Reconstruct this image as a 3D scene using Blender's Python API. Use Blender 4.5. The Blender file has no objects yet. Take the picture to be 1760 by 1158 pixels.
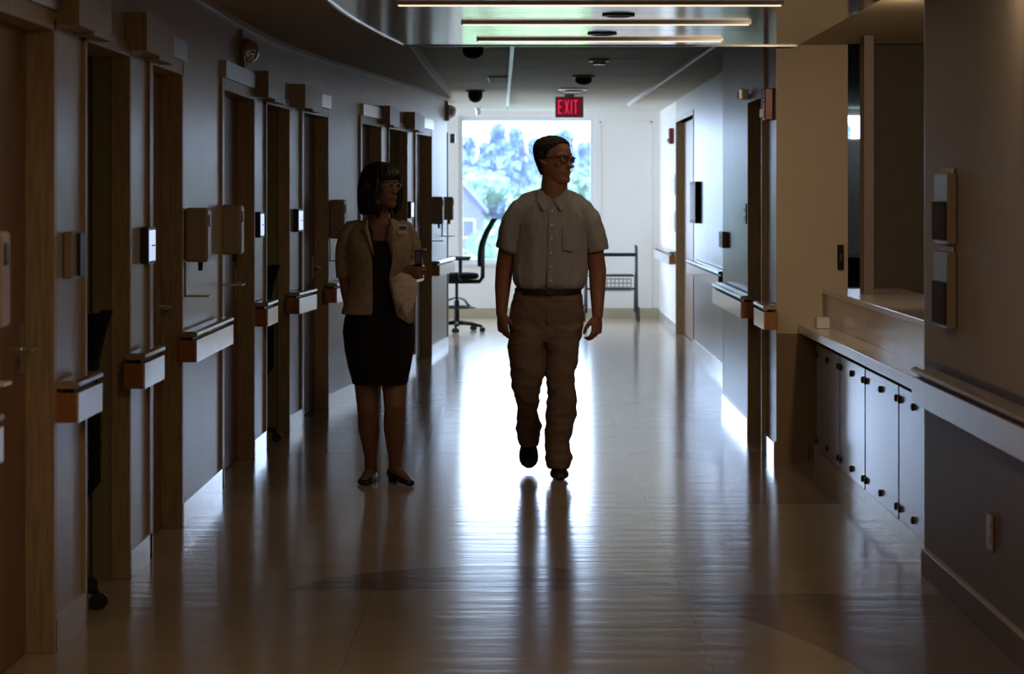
import bpy, bmesh, math, random
from mathutils import Vector, Matrix, noise
random.seed(7)
SC = bpy.context.scene
COL = SC.collection
PI = math.pi
F = 4000.0            # focal length in pixels of the 1760 wide frame
EYE = 1.5

# ------------------------------------------------------------------ camera
cam_d = bpy.data.cameras.new('camera')
cam = bpy.data.objects.new('camera', cam_d); COL.objects.link(cam)
cam.location = (0, 0, EYE); cam.rotation_euler = (PI/2, 0, 0)
cam_d.sensor_width = 36; cam_d.sensor_fit = 'HORIZONTAL'
cam_d.lens = F/1760*36
cam_d.shift_x = -20/1760; cam_d.shift_y = -(579-335)/1760
cam_d.clip_end = 2000
cam_d.dof.use_dof = True; cam_d.dof.focus_distance = 12.3; cam_d.dof.aperture_fstop = 5.0
SC.camera = cam

# ------------------------------------------------------------------ world, exposure
w = bpy.data.worlds.new('overcast_sky'); SC.world = w; w.use_nodes = True
nt = w.node_tree; nt.nodes.clear()
wo = nt.nodes.new('ShaderNodeOutputWorld'); bg = nt.nodes.new('ShaderNodeBackground')
tc = nt.nodes.new('ShaderNodeTexCoord'); nz = nt.nodes.new('ShaderNodeTexNoise')
nz.inputs['Scale'].default_value = 2.2; nz.inputs['Detail'].default_value = 4
cr = nt.nodes.new('ShaderNodeValToRGB')
cr.color_ramp.elements[0].position = .35; cr.color_ramp.elements[0].color = (.50, .68, 1, 1)
cr.color_ramp.elements[1].position = .7; cr.color_ramp.elements[1].color = (.64, .79, 1, 1)
nt.links.new(tc.outputs['Generated'], nz.inputs['Vector']); nt.links.new(nz.outputs['Fac'], cr.inputs['Fac'])
nt.links.new(cr.outputs['Color'], bg.inputs['Color']); bg.inputs['Strength'].default_value = 12.5
nt.links.new(bg.outputs[0], wo.inputs[0])
SC.view_settings.view_transform = 'Standard'; SC.view_settings.look = 'None'
SC.view_settings.gamma = 1; SC.view_settings.use_curve_mapping = False
SC.view_settings.exposure = 0.0
cy = SC.cycles
cy.use_denoising = True; cy.max_bounces = 10; cy.diffuse_bounces = 6; cy.glossy_bounces = 6
cy.transparent_max_bounces = 12; cy.caustics_reflective = False; cy.caustics_refractive = False
cy.sample_clamp_indirect = 8
LAMP = 0.22            # overall strength of the indoor lamps and added fill

def area_light(name, loc, rot, sx, sy, power, color, portal=False):
    d = bpy.data.lights.new(name, 'AREA'); d.shape = 'RECTANGLE'; d.size = sx; d.size_y = sy
    d.energy = power; d.color = color
    if portal: d.cycles.is_portal = True
    o = bpy.data.objects.new(name, d); COL.objects.link(o); o.location = loc; o.rotation_euler = rot
    return o
# sky portals in the two window openings of the end lounge
YE = 28.4             # end wall
WX0, WX1, WZ0, WZ1 = -.80, .87, .66, 2.46
area_light('window_portal', ((WX0+WX1)/2, YE+.18, (WZ0+WZ1)/2), (-PI/2, 0, 0), WX1-WX0, WZ1-WZ0, 1, (1,1,1), True)
area_light('side_window_portal', (-4.22, 25.75, 1.38), (0, PI/2, PI), 2.15, 4.6, 1, (1,1,1), True)

# ------------------------------------------------------------------ materials
def mat(name, col, rough=.5, metal=0, var=0, scale=8, bump=0, bscale=40, stretch=None, spec=.5, emit=None, estr=0, coat=0, sheen=0):
    m = bpy.data.materials.new(name); m.use_nodes = True
    n = m.node_tree; b = n.nodes['Principled BSDF']
    b.inputs['Base Color'].default_value = (*col, 1); b.inputs['Roughness'].default_value = rough
    b.inputs['Metallic'].default_value = metal; b.inputs['Specular IOR Level'].default_value = spec
    b.inputs['Coat Weight'].default_value = coat; b.inputs['Coat Roughness'].default_value = .12
    if sheen: b.inputs['Sheen Weight'].default_value = sheen
    if emit: b.inputs['Emission Color'].default_value = (*emit, 1); b.inputs['Emission Strength'].default_value = estr
    t = n.nodes.new('ShaderNodeTexCoord'); mp = n.nodes.new('ShaderNodeMapping')
    mp.inputs['Scale'].default_value = stretch or (1, 1, 1)
    n.links.new(t.outputs['Object'], mp.inputs['Vector'])
    if var:
        x = n.nodes.new('ShaderNodeTexNoise'); x.inputs['Scale'].default_value = scale; x.inputs['Detail'].default_value = 3
        r = n.nodes.new('ShaderNodeValToRGB')
        r.color_ramp.elements[0].position = .3; r.color_ramp.elements[1].position = .7
        r.color_ramp.elements[0].color = (*[c*(1-var) for c in col], 1)
        r.color_ramp.elements[1].color = (*[min(1, c*(1+var)) for c in col], 1)
        n.links.new(mp.outputs[0], x.inputs['Vector']); n.links.new(x.outputs['Fac'], r.inputs['Fac'])
        n.links.new(r.outputs['Color'], b.inputs['Base Color'])
    if bump:
        x = n.nodes.new('ShaderNodeTexNoise'); x.inputs['Scale'].default_value = bscale; x.inputs['Detail'].default_value = 3
        u = n.nodes.new('ShaderNodeBump'); u.inputs['Strength'].default_value = bump; u.inputs['Distance'].default_value = .01
        n.links.new(mp.outputs[0], x.inputs['Vector']); n.links.new(x.outputs['Fac'], u.inputs['Height'])
        n.links.new(u.outputs[0], b.inputs['Normal'])
    return m
M = {}
M['wall'] = mat('painted_wall', (.53, .48, .44), .34, var=.04, scale=3, bump=.08, bscale=30, stretch=(1, 1, .05))
M['wall_white'] = mat('white_wall', (.88, .84, .78), .6, var=.02, scale=2)
M['wall_tan'] = mat('tan_wall', (.60, .52, .38), .6, var=.03, scale=2)
M['wainscot'] = mat('grey_wall_covering', (.27, .245, .245), .3, var=.08, scale=5, bump=.08, bscale=30, stretch=(1, 1, .05))
M['wainscot_brown'] = mat('brown_wall_covering', (.25, .17, .09), .5, var=.08, scale=6)
M['olive'] = mat('olive_paint', (.30, .27, .12), .6, var=.04)
M['wall_near'] = mat('matte_painted_wall', (.50, .43, .36), .6, var=.04, scale=3, bump=.05, bscale=30, stretch=(1, 1, .05))
M['wainscot_near'] = mat('dark_wall_covering', (.20, .165, .15), .55, var=.08, scale=5)
M['wood'] = mat('brown_wood', (.46, .35, .20), .38, var=.2, scale=14, bump=.04, stretch=(6, 6, .4))
M['wood_door'] = mat('dark_wood_veneer', (.25, .14, .08), .4, var=.25, scale=12, bump=.03, stretch=(6, 6, .3))
M['oak'] = mat('orange_oak', (.42, .17, .06), .35, var=.2, scale=16, stretch=(5, .6, 5))
M['rail_white'] = mat('pale_rail_laminate', (.78, .77, .80), .22, var=.04, scale=8, coat=.6)
M['rail_top'] = mat('worn_wood_rail_top', (.42, .32, .24), .22, var=.15, scale=14, stretch=(6, .5, 6), coat=.5)
M['base'] = mat('pale_vinyl_baseboard', (.74, .72, .70), .2, var=.04, coat=.6)
M['base_tan'] = mat('tan_vinyl_baseboard', (.48, .40, .28), .4, var=.04)
M['metal'] = mat('brushed_steel', (.62, .63, .66), .32, 1, var=.05)
M['chrome'] = mat('chrome', (.8, .8, .82), .12, 1)
M['darkmetal'] = mat('dark_metal', (.06, .055, .05), .4, .6)
M['ceiling'] = mat('ceiling_tile', (.60, .54, .47), .7, var=.05, scale=30, bump=.1, bscale=200)
M['soffit'] = mat('painted_soffit', (.50, .43, .36), .6, var=.03)
M['canopy'] = mat('glossy_ceiling_panel', (.50, .52, .55), .16, .35, var=.06, scale=5, stretch=(.4, 4, 1), coat=1)
M['runner'] = mat('white_ceiling_rail', (.85, .86, .88), .35)
M['wood_matte'] = mat('dark_matte_wood', (.05, .032, .022), .8)
M['black'] = mat('black_plastic', (.008, .008, .009), .55, spec=.2)
M['plastic'] = mat('beige_plastic', (.38, .30, .22), .4, var=.03)
M['plastic_white'] = mat('white_plastic', (.75, .75, .74), .35)
M['mesh_black'] = mat('black_mesh_fabric', (.006, .006, .007), .9, spec=.1, bump=.5, bscale=300)
M['cabinet'] = mat('laminate_panel_lit_blue', (.42, .60, 1.0), .32, .45, var=.05, scale=4, stretch=(1, 1, .2), coat=1)  # bluish light on the panels is put into their base colour
M['counter'] = mat('pale_stone_counter', (.74, .70, .69), .28, var=.07, scale=12, coat=.6)
M['dark_room'] = mat('unlit_room_shade', (.10, .085, .07), .8, var=.05)  # dark tone stands in for the shade of unlit rooms
M['red'] = mat('red_plastic', (.22, .02, .025), .35)
M['sign_case'] = mat('exit_sign_case', (.24, .20, .19), .5)
M['sign_glow'] = mat('exit_sign_red', (.5, .02, .06), .5, emit=(1, .03, .12), estr=.75)
M['screen'] = mat('lit_screen', (.02, .02, .03), .15, emit=(.55, .66, 1), estr=.75)
M['strip'] = mat('linear_lamp', (.6, .5, .4), .3, emit=(1, .76, .52), estr=1.3)
M['lamp'] = mat('downlight_lens', (.6, .5, .4), .3, emit=(1, .75, .5), estr=1.0)
M['skin_m'] = mat('man_skin', (.27, .115, .072), .6, var=.08, scale=30)
M['skin_f'] = mat('woman_skin', (.27, .135, .088), .6, var=.08, scale=30)
M['hair_m'] = mat('short_dark_hair', (.018, .012, .010), .8, var=.3, scale=60, bump=.2, bscale=150, spec=.2)
M['hair_f'] = mat('dark_brown_hair', (.008, .005, .004), .5, var=.5, scale=40, bump=.6, bscale=90, stretch=(1, 1, .1))
M['shirt'] = mat('grey_striped_shirt', (.33, .29, .285), .75, var=.06, scale=10, sheen=.1)
M['shirt_dark'] = mat('shirt_seam', (.16, .145, .15), .8)
M['khaki'] = mat('khaki_cotton', (.175, .115, .08), .8, var=.1, scale=12, bump=.2, bscale=60)
M['leather'] = mat('black_leather', (.015, .013, .014), .35)
M['shoe_navy'] = mat('dark_navy_shoe', (.012, .02, .032), .5)
M['sheaf'] = mat('crumpled_paper', (.85, .75, .68), .7, var=.15, scale=40)
M['jacket'] = mat('beige_jacket', (.37, .28, .19), .75, var=.22, scale=55, bump=.3, bscale=120)
M['jacket_dark'] = mat('jacket_trim', (.22, .15, .10), .8)
M['dress'] = mat('black_dress', (.006, .006, .010), .8)
M['paper'] = mat('white_paper', (.8, .8, .8), .6)
M['eye'] = mat('eye_white', (.5, .48, .45), .2)
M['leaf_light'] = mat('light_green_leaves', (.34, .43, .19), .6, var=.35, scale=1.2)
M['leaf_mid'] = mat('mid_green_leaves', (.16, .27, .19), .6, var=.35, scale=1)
M['leaf_blue'] = mat('haze_tinted_needles', (.13, .20, .33), .6, var=.3, scale=.5)  # blue of the distance haze mixed into the needle colour
M['bark'] = mat('bark', (.08, .06, .05), .8)
M['lawn'] = mat('lawn', (.20, .25, .20), .9, var=.3, scale=.1)
M['siding'] = mat('lavender_siding', (.095, .10, .165), .7)
M['roof_shingle'] = mat('blue_grey_shingles', (.05, .06, .12), .7)
M['wheel'] = mat('dark_rubber', (.02, .02, .022), .6)
M['rollator'] = mat('dark_grey_tube', (.03, .03, .034), .45)
M['basket'] = mat('grey_wire', (.14, .14, .15), .35, .8)
M['label_blue'] = mat('printed_badge', (.1, .12, .2), .4)

def thin_glass(name, tint=(1, 1, 1), refl=.06):
    m = bpy.data.materials.new(name); m.use_nodes = True; n = m.node_tree; n.nodes.clear()
    o = n.nodes.new('ShaderNodeOutputMaterial'); mx = n.nodes.new('ShaderNodeMixShader')
    t = n.nodes.new('ShaderNodeBsdfTransparent'); g = n.nodes.new('ShaderNodeBsdfGlossy'); f = n.nodes.new('ShaderNodeFresnel')
    t.inputs[0].default_value = (*tint, 1); g.inputs['Roughness'].default_value = .02; f.inputs[0].default_value = 1.45
    n.links.new(f.outputs[0], mx.inputs[0]); n.links.new(t.outputs[0], mx.inputs[1]); n.links.new(g.outputs[0], mx.inputs[2])
    n.links.new(mx.outputs[0], o.inputs[0]); return m
M['glass'] = thin_glass('window_glass')
M['lens'] = thin_glass('spectacle_lens', (.8, .8, .8))
M['station_glass'] = mat('mirror_glass', (.75, .78, .8), .04, 1)

def floor_mat():
    m = bpy.data.materials.new('polished_vinyl_floor'); m.use_nodes = True; n = m.node_tree
    b = n.nodes['Principled BSDF']; L = n.links
    g = n.nodes.new('ShaderNodeNewGeometry'); s = n.nodes.new('ShaderNodeSeparateXYZ'); L.new(g.outputs['Position'], s.inputs[0])
    X, Y = s.outputs[0], s.outputs[1]
    def mt(op, a, c=None):
        k = n.nodes.new('ShaderNodeMath'); k.operation = op
        for i, v in enumerate((a, c)):
            if v is None: continue
            if isinstance(v, (int, float)): k.inputs[i].default_value = v
            else: L.new(v, k.inputs[i])
        return k.outputs[0]
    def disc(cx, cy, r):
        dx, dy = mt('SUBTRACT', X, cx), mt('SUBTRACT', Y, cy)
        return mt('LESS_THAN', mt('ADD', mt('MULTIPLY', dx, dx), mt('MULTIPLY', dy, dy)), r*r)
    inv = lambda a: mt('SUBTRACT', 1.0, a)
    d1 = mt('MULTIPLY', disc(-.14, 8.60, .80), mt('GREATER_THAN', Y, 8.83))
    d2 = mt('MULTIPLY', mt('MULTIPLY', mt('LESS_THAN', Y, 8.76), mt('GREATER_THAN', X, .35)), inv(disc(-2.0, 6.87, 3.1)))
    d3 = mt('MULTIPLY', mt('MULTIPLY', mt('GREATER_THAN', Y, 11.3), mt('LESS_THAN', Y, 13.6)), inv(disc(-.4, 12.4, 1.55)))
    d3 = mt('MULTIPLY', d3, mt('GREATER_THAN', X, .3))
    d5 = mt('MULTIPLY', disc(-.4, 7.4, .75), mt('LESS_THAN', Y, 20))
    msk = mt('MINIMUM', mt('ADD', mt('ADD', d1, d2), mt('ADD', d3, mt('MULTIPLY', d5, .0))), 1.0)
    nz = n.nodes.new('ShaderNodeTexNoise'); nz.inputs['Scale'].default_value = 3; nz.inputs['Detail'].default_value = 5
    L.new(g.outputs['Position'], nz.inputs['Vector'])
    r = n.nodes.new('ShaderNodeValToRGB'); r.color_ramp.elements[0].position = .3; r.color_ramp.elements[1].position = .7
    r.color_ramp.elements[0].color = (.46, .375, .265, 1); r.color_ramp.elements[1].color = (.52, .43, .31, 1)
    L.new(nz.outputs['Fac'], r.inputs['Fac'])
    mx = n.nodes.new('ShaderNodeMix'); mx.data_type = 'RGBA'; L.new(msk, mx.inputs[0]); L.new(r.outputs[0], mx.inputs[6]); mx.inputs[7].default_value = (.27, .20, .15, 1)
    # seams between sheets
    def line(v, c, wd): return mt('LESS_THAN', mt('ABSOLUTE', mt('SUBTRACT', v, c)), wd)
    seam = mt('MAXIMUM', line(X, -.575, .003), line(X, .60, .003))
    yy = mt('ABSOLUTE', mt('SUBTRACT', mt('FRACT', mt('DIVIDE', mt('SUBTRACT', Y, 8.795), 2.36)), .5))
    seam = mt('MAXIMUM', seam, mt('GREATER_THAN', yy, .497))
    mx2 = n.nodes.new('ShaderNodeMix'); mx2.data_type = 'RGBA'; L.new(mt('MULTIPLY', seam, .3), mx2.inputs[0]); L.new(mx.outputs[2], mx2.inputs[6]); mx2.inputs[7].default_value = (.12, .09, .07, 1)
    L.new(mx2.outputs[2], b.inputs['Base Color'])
    b.inputs['Roughness'].default_value = .15; b.inputs['Specular IOR Level'].default_value = .5
    mp = n.nodes.new('ShaderNodeMapping'); mp.inputs['Scale'].default_value = (.5, 3.2, 1); L.new(g.outputs['Position'], mp.inputs[0])
    n2 = n.nodes.new('ShaderNodeTexNoise'); n2.inputs['Scale'].default_value = 3.0; n2.inputs['Detail'].default_value = 4; L.new(mp.outputs[0], n2.inputs['Vector'])
    bu = n.nodes.new('ShaderNodeBump'); bu.inputs['Strength'].default_value = .07; bu.inputs['Distance'].default_value = .02
    L.new(n2.outputs['Fac'], bu.inputs['Height']); L.new(bu.outputs[0], b.inputs['Normal'])
    return m
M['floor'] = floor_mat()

def stripes(m):   # fine woven stripes of the shirt
    n = m.node_tree; b = n.nodes['Principled BSDF']
    t = n.nodes.new('ShaderNodeTexCoord'); wv = n.nodes.new('ShaderNodeTexWave'); wv.bands_direction = 'X'
    wv.inputs['Scale'].default_value = 26; wv.inputs['Distortion'].default_value = .6
    n.links.new(t.outputs['Object'], wv.inputs['Vector'])
    r = n.nodes.new('ShaderNodeValToRGB'); r.color_ramp.elements[0].color = (.25, .24, .255, 1); r.color_ramp.elements[1].color = (.31, .30, .31, 1)
    n.links.new(wv.outputs['Fac'], r.inputs['Fac']); n.links.new(r.outputs[0], b.inputs['Base Color'])
stripes(M['shirt'])

# ------------------------------------------------------------------ mesh helpers
class MB:
    def __init__(s): s.v = []; s.f = []
    def add(s, vs, fs):
        o = len(s.v); s.v += [tuple(v) for v in vs]; s.f += [tuple(i+o for i in f) for f in fs]; return s
    def box(s, x0, x1, y0, y1, z0, z1):
        return s.add([(x0,y0,z0),(x1,y0,z0),(x1,y1,z0),(x0,y1,z0),(x0,y0,z1),(x1,y0,z1),(x1,y1,z1),(x0,y1,z1)],
                     [(0,3,2,1),(4,5,6,7),(0,1,5,4),(1,2,6,5),(2,3,7,6),(3,0,4,7)])
    def prism(s, poly, z0, z1):   # poly in xy, counter-clockwise
        n = len(poly)
        return s.add([(x,y,z0) for x,y in poly]+[(x,y,z1) for x,y in poly],
                     [tuple(range(n-1,-1,-1)), tuple(range(n,2*n))]+[(i,(i+1)%n,(i+1)%n+n,i+n) for i in range(n)])
    def loft(s, rings, cap=True):
        n = len(rings[0]); vs = [p for r in rings for p in r]; fs = []
        for k in range(len(rings)-1):
            for i in range(n): fs.append((k*n+i, k*n+(i+1)%n, (k+1)*n+(i+1)%n, (k+1)*n+i))
        if cap:
            fs.append(tuple(range(n-1,-1,-1))); fs.append(tuple(range((len(rings)-1)*n, len(rings)*n)))
        return s.add(vs, fs)
    def tube(s, pts, rad, n=10, flat=1.0, up=None, round_ends=False):
        pts = [Vector(p) for p in pts]
        if not hasattr(rad, '__len__'): rad = [rad]*len(pts)
        rad = list(rad)
        if round_ends:
            a = (pts[0]-pts[1]).normalized(); b = (pts[-1]-pts[-2]).normalized(); r0, r1 = rad[0], rad[-1]
            pts = [pts[0]+a*r0*.9, pts[0]+a*r0*.6] + pts + [pts[-1]+b*r1*.6, pts[-1]+b*r1*.9]
            rad = [r0*.35, r0*.8] + rad + [r1*.8, r1*.35]
        rings = []; u = None
        for i, p in enumerate(pts):
            t = (pts[min(i+1, len(pts)-1)]-pts[max(i-1, 0)]).normalized()
            if u is None:
                u = Vector(up) if up else (Vector((0,1,0)) if abs(t.y) < .9 else Vector((1,0,0)))
            u = (u - t*u.dot(t)).normalized(); v = t.cross(u)
            rings.append([p + (u*math.cos(2*PI*k/n)*flat + v*math.sin(2*PI*k/n))*rad[i] for k in range(n)])
        return s.loft(rings)
    def lathe(s, prof, c=(0,0,0), n=20, ax='z'):
        rings = []
        for r, h in prof:
            ring = []
            for k in range(n):
                a = 2*PI*k/n; x, y = r*math.cos(a), r*math.sin(a)
                p = (x, y, h) if ax == 'z' else ((h, x, y) if ax == 'x' else (y, h, x))
                ring.append((p[0]+c[0], p[1]+c[1], p[2]+c[2]))
            rings.append(ring)
        return s.loft(rings)
    def ball(s, c, r, n=12, m=8):
        r = r if hasattr(r, '__len__') else (r, r, r)
        rings = [[(c[0]+r[0]*math.sin(a)*math.cos(2*PI*k/n), c[1]+r[1]*math.sin(a)*math.sin(2*PI*k/n), c[2]-r[2]*math.cos(a)) for k in range(n)]
                 for a in [PI*(j+.15)/(m+.3) for j in range(m+1)]]
        return s.loft(rings)
    def mesh(s, name, smooth=False):
        me = bpy.data.meshes.new(name); me.from_pydata(s.v, [], s.f); me.validate(); 
        bm = bmesh.new(); bm.from_mesh(me); bmesh.ops.recalc_face_normals(bm, faces=bm.faces); bm.to_mesh(me); bm.free()
        if smooth:
            for p in me.polygons: p.use_smooth = True
        return me
    def obj(s, name, m, parent=None, smooth=False, bevel=0, loc=None, rotz=0, sharp=False):
        me = s.mesh(name, smooth); me.materials.append(M[m] if isinstance(m, str) else m)
        o = bpy.data.objects.new(name, me); COL.objects.link(o)
        if parent: o.parent = parent
        if loc: o.location = loc
        if rotz: o.rotation_euler.z = rotz
        if sharp:
            me.set_sharp_from_angle(angle=math.radians(40))
        if bevel:
            b = o.modifiers.new('bevel', 'BEVEL'); b.width = bevel; b.segments = 2; b.limit_method = 'ANGLE'
        return o
def tag(o, label=None, cat=None, group=None, kind=None):
    if label: o['label'] = label
    if cat: o['category'] = cat
    if group: o['group'] = group
    if kind: o['kind'] = kind
    return o
def thing(name, loc, label, cat, group=None, rz=0):
    o = bpy.data.objects.new(name, None); COL.objects.link(o); o.location = loc; o.rotation_euler.z = rz
    o.empty_display_size = .1
    return tag(o, label, cat, group)
def struct(name, mb, m, parent=None, **k):
    o = mb.obj(name, m, parent, **k)
    if not parent: o['kind'] = 'structure'
    return o
def sempty(name, loc=(0,0,0)):
    o = bpy.data.objects.new(name, None); COL.objects.link(o); o.location = loc; o['kind'] = 'structure'; return o
def copy_tree(o, parent=None):
    c = o.copy(); COL.objects.link(c)
    if parent: c.parent = parent
    for ch in list(o.children): copy_tree(ch, c)
    return c
def P(px, py, D): return Vector(((px-900)*D/F, D, EYE-(py-335)*D/F))

# ------------------------------------------------------------------ left wall line
CURVE = [(0,-1.55),(12.8,-1.55),(13.8,-1.535),(14.7,-1.495),(16.3,-1.375),(17.8,-1.215),(20,-1.0),(21.5,-.865),(22.8,-.765),(24,-.68)]
def xl(y):
    for (a, p), (b, q) in zip(CURVE, CURVE[1:]):
        if y <= b: return p + (q-p)*(max(y, a)-a)/(b-a)
    return CURVE[-1][1]
def DL(px):
    lo, hi = 3.0, 24.0
    for _ in range(50):
        m = (lo+hi)/2
        if xl(m)*F/m+900 < px: lo = m
        else: hi = m
    return lo
CH = 2.52     # main ceiling
CT = CH+.04   # outer walls reach past the ceiling
SH = 2.45     # left soffit
DH = 2.08     # door head
YB = -3.0     # closing wall behind the camera
XR = 1.585
LEFT_END = 22.95

# ------------------------------------------------------------------ floor, ceilings
b = MB(); b.box(-4.6, 4.6, YB-.2, YE+.2, -.12, 0)
struct('floor', b, 'floor')
b = MB(); b.box(-4.6, 4.6, YB-.2, YE+.2, CH+.03, CH+.15)
ceil = struct('ceiling', b, 'ceiling')
# ceiling tiles: rows beyond the canopy, three bays between the white rails
def runner_x(i, y): return [(-.72, -.84), (-.05, -.18), (1.30, 1.17)][i][0]*(1-(y-13)/13) + [(-.72, -.84), (-.05, -.18), (1.30, 1.17)][i][1]*(y-13)/13
rows = [12.6+1.2*i for i in range(14)]
for y0, y1 in zip(rows, rows[1:]):
    y1 = min(y1, YE-.02)
    ed = lambda y: [xl(y)-.1 if y < 23 else -4.1, runner_x(0, y), runner_x(1, y), runner_x(2, y), 1.75]
    a, c = ed(y0), ed(y1)
    for k in range(4):
        b = MB(); g = .006
        b.prism([(a[k]+g, y0+g), (a[k+1]-g, y0+g), (c[k+1]-g, y1-g), (c[k]+g, y1-g)], CH, CH+.028)
        b.obj('ceiling_tile', 'ceiling', ceil)
for i in range(3):
    b = MB(); b.prism([(runner_x(i,13.0)-.014,13.0),(runner_x(i,13.0)+.014,13.0),(runner_x(i,26)+.014,26),(runner_x(i,26)-.014,26)], CH-.03, CH-.001)
    struct('trim_%d' % (i+1), b, 'runner')
# near ceiling field above the canopy
b = MB(); b.box(-2.6, 4.1, YB, 12.58, CH, CH+.03); struct('ceiling', b, 'soffit')
# left soffit, lower, with curved edge following the wall
pts = [(-2.6, YB), (-.95, YB), (-.95, 9)] + [(-.9+.2*(1-math.exp(-(y-9)/3)), y) for y in (10, 11.5, 13, 15)] + [(-.735, 18), (-.72, 21), (-.71, 22.9), (-2.6, 22.9)]
b = MB(); b.prism(pts, SH, CH-.0005); struct('ceiling', b, 'soffit')
pts = [(x-.001, y) for x, y in pts[1:-1]]
b = MB()
for (x0, y0), (x1, y1) in zip(pts, pts[1:]):
    if y0 >= 9: b.add([(x0,y0,SH-.004),(x0+.012,y0,SH-.004),(x1+.012,y1,SH-.004),(x1,y1,SH-.004),(x0,y0,CH-.002),(x0+.012,y0,CH-.002),(x1+.012,y1,CH-.002),(x1,y1,CH-.002)], [(0,3,2,1),(4,5,6,7),(0,1,5,4),(1,2,6,5),(2,3,7,6),(3,0,4,7)])
struct('trim_4', b, 'runner')
# right soffit over the counter and near wall
b = MB(); b.box(1.53, 4.1, YB, 13.02, 2.345, CH-.0005); struct('ceiling', b, 'wall_tan')
# cornice along the left wall
b = MB(); ys = [3+i*.5 for i in range(40)] + [22.9]
for y0, y1 in zip(ys, ys[1:]):
    b.prism([(xl(y0)-.01, y0), (xl(y0)+.02, y0), (xl(y1)+.02, y1), (xl(y1)-.01, y1)], SH-.03, SH-.0005)
struct('trim_5', b, 'wall')

# ------------------------------------------------------------------ left wall
segs = [(YB, 6.6), (7.65, 8.16), (9.12, 9.62), (10.51, 11.92), (13.25, DL(454)), (DL(495), DL(518)), (DL(562), DL(619)), (DL(653), DL(666)), (DL(698), DL(713)), (DL(740), LEFT_END)]
kinds = ['room', 'alcove', 'room', 'room', 'alcove', 'room', 'room', 'alcove', 'room']
TH = .13
wall = sempty('wall_left')
def strip_prism(mb, y0, y1, xa, xb, z0, z1, n=None):
    n = n or max(1, int((y1-y0)/.5))
    for i in range(n):
        a, c = y0+(y1-y0)*i/n, y0+(y1-y0)*(i+1)/n
        mb.prism([(xl(a)+xa, a), (xl(a)+xb, a), (xl(c)+xb, c), (xl(c)+xa, c)], z0, z1)
for y0, y1 in segs:
    b = MB(); strip_prism(b, y0, y1, -TH, 0, 0, DH+.02)
    b.obj('wall_panel', 'wall', wall)
    b = MB(); strip_prism(b, max(y0, 3), y1, 0, .014, 0, .105)
    b.obj('baseboard', 'base', wall)
b = MB(); strip_prism(b, YB, LEFT_END, -TH, 0, DH+.02, CH, 50); b.obj('wall_panel', 'wall', wall)
nd = 0
for i, kd in enumerate(kinds):
    y0, y1 = segs[i][1], segs[i+1][0]
    nd += 1
    xa, xb = xl(y0), xl(y1)
    d = sempty('door_%d' % nd)
    # frame: two jambs and a head of wood, standing a little proud of the wall
    for (ya, yb, xx) in ((y0, y0+.035, xa), (y1-.035, y1, xb)):
        jd = TH+.005 if kd == 'room' else .062
        b = MB(); b.box(xx-jd, xx+.014, ya, yb, 0, DH); b.obj('door_jamb', 'wood', d, bevel=.003)
        if kd != 'room':
            b = MB(); b.box(xx-TH-.005, xx-jd-.001, ya+.008, yb-.004 if ya > y0 else yb-.012, 0, DH); b.obj('jamb_return', 'olive', d)
    b = MB(); b.prism([(xa-TH-.005, y0), (xa+.014, y0), (xb+.014, y1), (xb-TH-.005, y1)], DH-.04, DH+.02); b.obj('door_head', 'wood', d)
    if kd == 'room':
        # outer casing strips on the wall face
        for (ya, yb) in ((y0-.05, y0), (y1, y1+.012)):
            b = MB(); strip_prism(b, ya, yb, 0, .014, .0, DH+.02, 1); b.obj('door_casing', 'wood', d)
        b = MB(); strip_prism(b, y0-.02, y1+.01, 0, .03, DH+.022, DH+.11, 2); b.obj('head_panel', 'metal', d)
        b = MB(); b.prism([(xa-TH+.01, y0+.036), (xa-TH+.05, y0+.036), (xb-TH+.05, y1-.036), (xb-TH+.01, y1-.036)], .008, DH-.042)
        slab = b.obj('door_panel', 'wood_door', d)
        ym = y1-.11; xm = xl(ym)-TH+.05
        b = MB(); b.tube([(xm, ym, 1.0), (xm+.05, ym, 1.0), (xm+.05, ym-.12, 1.0)], .009, 8); b.box(xm-.002, xm+.006, ym-.03, ym+.03, .92, 1.08)
        b.obj('door_handle', 'metal', slab)
    else:
        dp = 1.0
        b = MB()
        b.box(xa-dp, xa-TH-.006, y0-.06, y0-.002, 0, CH); b.box(xb-dp, xb-TH-.006, y1+.002, y1+.06, 0, CH)
        b.box(min(xa, xb)-dp-.06, min(xa, xb)-dp, y0-.06, y1+.06, 0, CH)
        struct('wall_alcove_%d' % nd, b, 'olive')
        b = MB(); b.box(xa-dp+.01, xa-dp+.42, y0+.01, y1-.01, .72, .75)
        b.box(xa-dp+.01, xa-dp+.40, y0+.01, y0+.03, 0, .72); b.box(xa-dp+.01, xa-dp+.40, y1-.03, y1-.01, 0, .72)
        o = b.obj('desk', 'oak', bevel=.003)
        tag(o, {8.16: 'built-in wooden charting desk inside the first alcove from the camera'}.get(round(y0, 2), 'built-in wooden charting desk inside the %s alcove along the left wall' % ('middle' if y0 < 16 else 'farthest')), 'desk')
# dark shell behind the left wall
b = MB(); b.box(-2.75, -2.65, YB, 23.05, 0, CT); struct('wall_back_left', b, 'dark_room')

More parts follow.
